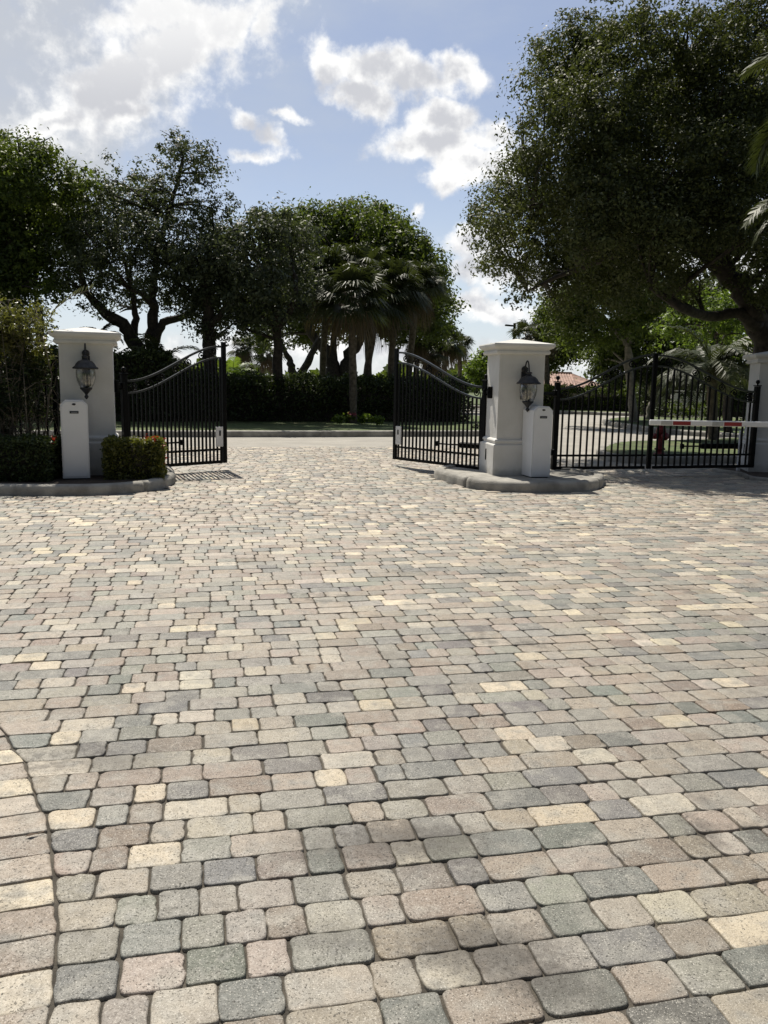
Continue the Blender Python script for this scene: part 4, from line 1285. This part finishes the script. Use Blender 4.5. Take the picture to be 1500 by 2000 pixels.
tree('broadleaf_tree', 'bright green round tree peeping past the island pillar', 'tree', tuple(b0),
     [[pl(945, 790, D, 5), pl(945, 720, D, 4), pl(942, 690, D, 3)]],
     [pb(x, y, D + random.uniform(-1.5, 1.5), r) for x, y, r in [(945, 700, 24), (925, 720, 22), (965, 690, 20), (985, 720, 26), (940, 740, 26), (912, 745, 18), (975, 750, 26)]], .26, 240, [M['bright_leaf']], 'bark', sig=.2, per=10)
D = 55.0
b0 = P(1070, 770, D); b0[2] = 0
tree('broadleaf_tree', 'mid green tree right of the island pillar, above the tiled roof', 'tree', tuple(b0),
     [[pl(1070, 780, D, 6), pl(1068, 720, D, 5), pl(1066, 660, D, 3)]],
     [pb(x, y, D + random.uniform(-1.5, 1.5), r) for x, y, r in [(1075, 600, 26), (1090, 640, 36), (1060, 640, 20), (1110, 680, 40), (1080, 700, 34), (1130, 620, 40)]], .25, 260, [M['green_leaf']], 'bark', sig=.2, per=12)

# round shrub at the end of the grass median
D = 27.0
b0 = P(932, 850, D); b0[2] = .12
tree('round_shrub', 'dark rounded shrub half hidden behind the opened island gate hinge', 'shrub', tuple(b0),
     [[pl(932, 852, D, 3), pl(932, 838, D, 2), pl(932, 825, D, 1)]],
     [pb(932, 834, D, 19), pb(922, 842, D, 14), pb(944, 840, D, 16)], .09, 900, [M['hedge_leaf']], 'bark', sig=.06, per=10)

# ------------------------------------------------------------------ palms
def fan_crown(t, top, R, nf, mats, droop=.42, dead=8):
    """fan-leaved crown: every leaf a stalk and a spread of narrow blades"""
    Q = []; T_ = []; I_ = []; mb = MB()
    for i in range(nf + dead):
        isdead = i >= nf
        az = random.uniform(0, 6.283)
        el = math.radians(random.uniform(-70, -45)) if isdead else math.asin(random.uniform(-.55, .97))
        d = Vector((math.cos(az) * math.cos(el), math.sin(az) * math.cos(el), math.sin(el)))
        pe = R * random.uniform(.42, .58) * (.6 if isdead else 1)
        o = Vector(top); e = o + d * pe - Vector((0, 0, pe * .12))
        mb.tube([o, o.lerp(e, .5) + Vector((0, 0, .03 * R)), e], [.012, .010, .008], 4, 0)
        sd = d.cross(Vector((0, 0, 1)));
        if sd.length < .1: sd = Vector((1, 0, 0))
        sd.normalize()
        roll = random.uniform(-.5, .5)
        nrm = sd.cross(d).normalized()
        sd = (sd * math.cos(roll) + nrm * math.sin(roll)).normalized(); nrm = sd.cross(d).normalized()
        n = 30
        tt = random.uniform(.15, .9)
        for k in range(n):
            a = math.radians(-115 + 230 * k / (n - 1)) + random.gauss(0, .03)
            bd = (d * math.cos(a) + sd * math.sin(a) + nrm * .12).normalized()
            L = R * .62 * (.72 + .28 * math.cos(a * .7)) * random.uniform(.9, 1.08)
            w = L * .028 + .005
            p0 = e; p1 = e + bd * L * .55; p2 = p1 + bd * L * .45 - Vector((0, 0, L * (droop + (.5 if isdead else 0)) * random.uniform(.6, 1.2)))
            wd = bd.cross(nrm).normalized() * w
            f = nrm * w * .5
            Q.append([p0 - wd * .25, p1 - wd + f, p1 + wd + f, p0 + wd * .25]); Q.append([p1 - wd + f, p2, p2 + wd * .1, p1 + wd + f])
            T_ += [min(1, tt + random.uniform(-.1, .15))] * 2; I_ += [1 if isdead else 0] * 2
    mb.m = [0] * len(mb.f)
    quad_cloud('fan_leaves', np.array([[list(c) for c in q] for q in Q]), np.array(T_), np.array(I_), mats, t, mb)

def sabal(label, bx, by, cx, cy, D, rpx, group='fan palms', nf=46, tr=.15, mats=None, lean=0.0, dead=8):
    b = P(bx, by, D); b[2] = 0.0
    c = P(cx, cy, D)
    t = thing('fan_palm', label, 'palm tree', tuple(b), 0, group)
    top = Vector(c) - Vector(b)
    R = rpx * D / FPX
    mb = MB()
    pts = [Vector((top.x * (s ** 1.4), 0, top.z * s)) for s in np.linspace(0, 1, 16)]
    mb.tube(pts, [tr * (1.15 if i == 0 else 1) * (.92 + .08 * math.sin(i * 2.1)) * (1.25 if i > 12 else 1) for i in range(16)], 10)
    for k in range(26):                     # old leaf bases under the crown
        z = top.z * (.80 + .2 * k / 26); a = k * 2.4
        x0 = top.x * ((z / top.z) ** 1.4)
        p = Vector((x0 + math.cos(a) * tr * .9, math.sin(a) * tr * .9, z))
        q = p + Vector((math.cos(a) * .10, math.sin(a) * .10, .20))
        mb.tube([p, q], [.035, .018], 4)
    mb.build('trunk', M['palm_bark'], t)
    fan_crown(t, top, R, nf, mats or [M['palm_leaf'], M['dead_frond']], dead=dead)
    return t

for a in [('lowest and nearest fan palm of the cluster, crown over the flowers', 690, 834, 686, 580, 29.0, 78),
          ('fan palm of the cluster with the tallest crown', 722, 812, 712, 528, 34.0, 66),
          ('fan palm on the gate side of the cluster, trunk next to the gate tip', 760, 820, 772, 560, 32.5, 66),
          ('fan palm at the right of the cluster with a wide crown', 793, 812, 815, 560, 34.0, 62),
          ('fan palm on the left of the cluster with a lower crown', 627, 812, 640, 545, 33.5, 80),
          ('fan palm in the middle of the cluster, standing behind the nearest one', 706, 815, 742, 585, 32.0, 72)]:
    sabal(a[0], *a[1:])
for a in [('small distant fan palm with clear thin trunk under the oak', 470, 748, 474, 678, 62.0, 34),
          ('small distant fan palm with a drooping round head near a dark trunk', 536, 745, 524, 692, 60.0, 36),
          ('distant fan palm with thin upright trunk among the dark trunks', 512, 752, 512, 650, 60.0, 26)]:
    sabal(*a, group='small distant fan palms', nf=26, tr=.13)
for a in [('fan palm low in the gap above the open gate leaf', 812, 790, 815, 660, 49.0, 44),
          ('fan palm with shaggy skirt beside the bright green tree', 868, 790, 868, 668, 52.0, 46),
          ('outermost small fan palm against the sky left of the pillar', 898, 780, 898, 672, 56.0, 32),
          ('fan palm directly above the opened island gate rail', 845, 790, 842, 690, 50.0, 40)]:
    sabal(*a, group='fan palms beyond the open gate', nf=28, tr=.16, dead=12)
for a in [('fan palm right of the island pillar below the lamp post', 1030, 780, 1032, 655, 50.0, 42),
          ('fan palm against the dark trees near the lamp post', 1068, 780, 1066, 650, 52.0, 40)]:
    sabal(*a, group='fan palms by the lamp post', nf=28, tr=.16)

def feather_crown(t, top, R, nf, mats, el_lo=-.5, el_hi=.95, arch=.55, nl=34, azs=None, ll=.30):
    Q = []; T_ = []; mb = MB()
    for i in range(nf):
        az = (azs[i % len(azs)] + random.gauss(0, .16)) if azs else random.uniform(0, 6.283)
        el = math.asin(random.uniform(el_lo, el_hi))
        L = R * random.uniform(.85, 1.1)
        dirh = Vector((math.cos(az), math.sin(az), 0))
        pts = []; p = Vector(top); e = el
        for k in range(13):
            pts.append(p.copy())
            p = p + (dirh * math.cos(e) + Vector((0, 0, math.sin(e)))) * (L / 12)
            e -= arch * 2.2 / 12 * (.5 + k / 9)
        mb.tube(pts, [.020 * R * .5 * (1 - .85 * k / 12) + .003 for k in range(13)], 4)
        tt = random.uniform(.1, .9)
        for k in range(nl):
            s = .12 + .87 * k / (nl - 1); f = s * 12; j = min(11, int(f)); u = f - j
            q = pts[j].lerp(pts[j + 1], u); tg = (pts[j + 1] - pts[j]).normalized()
            sd = tg.cross(Vector((0, 0, 1))); sd = sd.normalized() if sd.length > .05 else Vector((1, 0, 0))
            up = sd.cross(tg)
            ln = R * ll * (math.sin(math.pi * min(.96, .15 + s * .85)) ** .6) * random.uniform(.85, 1.1)
            for sg in (-1, 1):
                d = (sd * sg * .85 + tg * .55 + up * random.uniform(.05, .30)).normalized()
                m = q + d * ln * .5; e2 = m + (d * .5 - Vector((0, 0, .34))) * ln
                w = tg * (.018 * R * .5 + .008)
                Q.append([q - w * .6, m - w, m + w, q + w * .6]); Q.append([m - w, e2, e2 + w * .1, m + w])
                T_ += [min(1, tt + random.uniform(-.12, .12))] * 2
    quad_cloud('fronds', np.array([[list(c) for c in q] for q in Q]), np.array(T_), np.zeros(len(Q), int), mats, t, mb)

def feather_palm(label, bx, by, cx, cy, D, rpx, nf=22, tr=.12, group=None, **kw):
    b = P(bx, by, D); b[2] = 0.0; c = P(cx, cy, D)
    t = thing('feather_palm', label, 'palm tree', tuple(b), 0, group)
    top = Vector(c) - Vector(b)
    mb = MB()
    mb.tube([Vector((top.x * s, top.y * s, top.z * s)) for s in np.linspace(0, 1, 14)], [tr * (1.2 if i == 0 else 1) * (.94 + .06 * math.cos(i * 2.5)) for i in range(14)], 10)
    mb.build('trunk', M['palm_bark'], t)
    feather_crown(t, top, rpx * D / FPX, nf, kw.pop('mats', [M['palm_leaf']]), **kw)
    return t
feather_palm('feather palm with long fronds behind the forked oak stems', 318, 800, 318, 705, 29.0, 88, 20, .14, 'feather palms past the pillar')
feather_palm('feather palm peeping over the cap of the hedge-side pillar', 195, 800, 195, 655, 30.0, 46, 20, .12, 'feather palms past the pillar')
feather_palm('low feather palm with arching fronds beside the gate tip', 452, 800, 455, 735, 36.0, 62, 18, .12, 'feather palms past the pillar', mats=[M['bright_leaf']])
feather_palm('spreading feather palm with shiny fronds before the oak trunk', 1392, 870, 1390, 715, 23.5, 125, 30, .15, None, el_lo=-.2)
feather_palm('tall feather palm reaching in from the right edge, fronds over the oak', 1700, 900, 1640, 160, 13.0, 205, 30, .17, None, el_lo=-.75, el_hi=.7, arch=.62, nl=44)
feather_palm('tall feather palm with hanging fronds at the right edge under the higher one', 1720, 900, 1632, 395, 13.8, 185, 24, .15, None, el_lo=-.75, el_hi=.5, arch=.6, nl=44)

# ------------------------------------------------------------------ hydrant
hp = G(1288, 888, .11)
ht = thing('fire_hydrant', 'faded red fire hydrant on the grass behind the closed gate', 'hydrant', tuple(hp), .3)
s = .84
mb = MB()
mb.lathe([(.15 * s, 0), (.15 * s, .03), (.105 * s, .04), (.10 * s, .10), (.135 * s, .11), (.135 * s, .14), (.10 * s, .15), (.098 * s, .46), (.13 * s, .475), (.13 * s, .51)], 18)
mb.build('barrel', M['red_paint'], ht)
mb = MB()
mb.lathe([(.125 * s, .51), (.12 * s, .545), (.10 * s, .60), (.065 * s, .64), (.03 * s, .655), (.028 * s, .69), (.02 * s, .70)], 18)
mb.build('bonnet', M['red_paint'], ht)
for ang, r, L in ((0, .06, .17), (math.pi, .06, .17), (-math.pi / 2, .078, .17)):
    rot = Matrix.Rotation(ang, 3, 'Z') @ Matrix.Rotation(math.pi / 2, 3, 'Y')
    mb = MB(); mb.lathe([(r * .8, .05), (r * .8, L - .05), (r * 1.1, L - .045), (r * 1.1, L), (.022, L + .005), (.02, L + .03)], 12, (0, 0, .40), rot)
    mb.build('outlet', M['red_paint'], ht)

# ------------------------------------------------------------------ tiled roof house, white panelled wall, lamp posts
hx = P(1065, 745, 62)
house = thing('house', 'low cream house with clay tiled hip roof behind the far hedge', 'house', (hx[0], 62, 0), math.radians(-4))
mb = MB(); mb.box((0, 0, .72), (7.4, 5.0, 1.46)); mb.build('wall', M['cream_wall'], house)
mb = MB()
hw, hd, ez, rz_ = 4.2, 3.1, 1.42, 2.42; rl = 1.9
vs = []; fs = []; n = 44
def hip(x, s):            # s 0 at the eave, 1 at the ridge, front and back slopes
    return x * (1 - s) + max(-rl, min(rl, x)) * s
for sgn in (-1, 1):
    o = len(vs)
    for j in range(5):
        sj = j / 4
        for i in range(n * 4 + 1):
            x = -hw + 2 * hw * i / (n * 4)
            vs.append((hip(x, sj), sgn * hd * (1 - sj), ez + (rz_ - ez) * sj + .055 * abs(math.sin(math.pi * i / 4)) + .0))
    m_ = n * 4 + 1
    for j in range(4):
        for i in range(m_ - 1):
            q = (o + j * m_ + i, o + j * m_ + i + 1, o + (j + 1) * m_ + i + 1, o + (j + 1) * m_ + i)
            fs.append(q if sgn < 0 else q[::-1])
o = len(vs)
for sx in (-1, 1):
    o = len(vs); vs += [(sx * hw, -hd, ez), (sx * hw, hd, ez), (sx * rl, 0, rz_ + .03)]
    fs.append((o, o + 1, o + 2) if sx > 0 else (o, o + 2, o + 1))
mb.add(vs, fs)
mb.tube([(-rl, 0, rz_ + .05), (rl, 0, rz_ + .05)], .09, 8)
mb.build('roof', M['roof_tile'], house)
mb = MB(); mb.box((0, 0, 1.40), (8.5, 6.3, .07)); mb.build('eave_board', M['cream_wall'], house)

wp = P(1342, 797, 42)
wt = thing('panelled_wall', 'white panelled garden wall glimpsed between dark trees beyond the gate', 'wall', (wp[0], 42, 0.1), math.radians(-8))
for k in range(3):
    mb = MB(); mb.box((-.52 + k * .52, 0, .62), (.44, .06, 1.14), None, 0, .01); mb.build('panel', M['stucco'], wt)
for k in range(4):
    mb = MB(); mb.box((-.78 + k * .52, 0, .64), (.075, .10, 1.24), None, 0, .01); mb.build('post', M['stucco'], wt)
mb = MB(); mb.box((0, 0, 1.29), (1.72, .13, .06), None, 0, .01); mb.build('coping', M['stucco'], wt)

def area_lamp(label, bx, D, topy, headlen, side=-1):
    b = P(bx, 760, D); top = P(bx, topy, D)
    t = thing('lamp_post', label, 'lamp post', (b[0], b[1], 0), 0, 'dark lamp posts')
    h = top[2]
    mb = MB(); mb.box((0, 0, h / 2), (.16, .16, h), None, 0, .01); mb.build('pole', M['black_metal'], t)
    mb = MB(); mb.box((0, 0, .06), (.4, .4, .12), None, 0, .02); mb.build('base', M['concrete'], t)
    mb = MB(); mb.box((side * (.08 + headlen / 2), 0, h - .16), (headlen, .30, .10), Matrix.Rotation(math.radians(-4 * side), 3, 'Y'), 0, .02); mb.build('lamp_head', M['black_metal'], t)
area_lamp('black area light with flat head above the island pillar', 1000, 56, 631, .55)
area_lamp('dark lamp post rising into the tree at the left', 79, 38, 470, .6)

# low planting in front of the palms
for i, (px, py, lab, rx) in enumerate([(684, 824, 'pink flowering low plant at the foot of the nearest palm', 13), (660, 828, 'low leafy plant left of the pink flowers', 12), (712, 826, 'low leafy plant right of the pink flowers', 12), (738, 830, 'low leafy plant nearest the open gate tip', 11)]):
    g = G(px, py + 3, .12); Dg = g[1]
    t = thing('bedding_plant', lab, 'plant', (g[0], g[1], .13), 0, 'bedding plants under the palms')
    R_ = rx * Dg / FPX
    p, tb = clump_points((0, 0, .20), R_, 26, 8, .05, .6)
    p[:, 2] = np.maximum(p[:, 2], .02)
    v, tt = leaves(p, .13, .5, .3, tb)
    quad_cloud('foliage', v, tt, np.zeros(len(v), int), [M['bright_leaf']], t)
    if i == 0:
        p, tb = clump_points((0.05, -.05, .32), R_ * .6, 12, 8, .04, .6)
        v, tt = leaves(p, .07, .8, .3)
        quad_cloud('flowers', v, tt, np.zeros(len(v), int), [M['pink_flower']], t)

# undergrowth strip beyond the closed gate
for i, (px, py, D, lab) in enumerate([(1335, 815, 40, 'low shrub at the foot of the white panelled wall'), (1380, 822, 38, 'leafy shrub right of the white panelled wall'), (1300, 812, 41, 'dark shrub left of the white panelled wall'), (1440, 800, 34, 'dense shrub behind the barrier arm near the pillar')]):
    b0 = P(px, py, D); b0[2] = .12
    tree('low_shrub', lab, 'shrub', tuple(b0), [[(b0[0], b0[1], .1, .04), (b0[0], b0[1], .4, .03), (b0[0] + .05, b0[1], .7, .01)]],
         [(b0[0] + random.uniform(-.5, .5), b0[1] + random.uniform(-.3, .3), random.uniform(.35, .8) * (2.2 if i == 3 else 1), random.uniform(.4, .6) * (1.5 if i == 3 else 1)) for _ in range(4)], .13, 420, [M['green_leaf'] if i < 2 else M['hedge_leaf']], 'bark', 'shrubs beyond the closed gate', sig=.1, per=10)

# far shore of trees on the horizon: one mass
def far_mass():
    n = 9000
    x = RNG.uniform(-170, 190, n); y = RNG.uniform(150, 175, n)
    hgt = 3.3 + 1.3 * np.sin(x * .13) + .9 * np.sin(x * .41 + 1) + .7 * np.sin(x * .9)
    p = np.stack([x, y, hgt * RNG.uniform(0, 1, n) ** .6], 1)
    v, t = leaves(p, 1.9, .8, .2)
    o = quad_cloud('treeline', v, t, np.zeros(n, int), [M['green_leaf']])
    o['kind'] = 'stuff'
far_mass()

# background wood behind the right-hand trees, left of frame too
def wood(name, x0, x1, y0, y1, h, n, leaf):
    x = RNG.uniform(x0, x1, n); y = RNG.uniform(y0, y1, n)
    hg = h * (1 + .12 * np.sin(x * .9) + .1 * np.sin(x * 2.3 + 1))
    p = np.stack([x, y, hg * RNG.uniform(0, 1, n)], 1)
    v, t = leaves(p, leaf, .6, .2)
    o = quad_cloud(name, v, t, np.zeros(n, int), [M['hedge_leaf']]); o['kind'] = 'stuff'
wood('woodland', 17.5, 60, 48, 60, 9.0, 15000, .55)

# one dry leaf on the pavers
dl = G(62, 1632, .004)
mb = MB(); mb.add([(-.022, 0, .002), (-.004, .010, .007), (.024, .002, .003), (-.002, -.009, .006)], [(0, 3, 2, 1)])
mb.add([(.022, .001, .0045), (.040, .006, .003), (.039, .009, .0035), (.022, .004, .005)], [(0, 1, 2, 3)])
o = mb.build('dry_leaf', M['dry_leaf'], None, (dl[0], dl[1], .003), .5); tag(o, 'tiny curled brown leaf lying on the pavers at the left edge', 'leaf')

# ------------------------------------------------------------------ render settings
scene.render.engine = 'CYCLES'
scene.cycles.max_bounces = 7
scene.cycles.diffuse_bounces = 3
scene.cycles.glossy_bounces = 2
scene.cycles.transmission_bounces = 3
scene.cycles.transparent_max_bounces = 8
scene.cycles.use_denoising = True
scene.cycles.sample_clamp_indirect = 6.0
scene.view_settings.view_transform = 'Standard'
scene.view_settings.look = 'None'
scene.view_settings.gamma = 1.0
scene.view_settings.exposure = 0.18
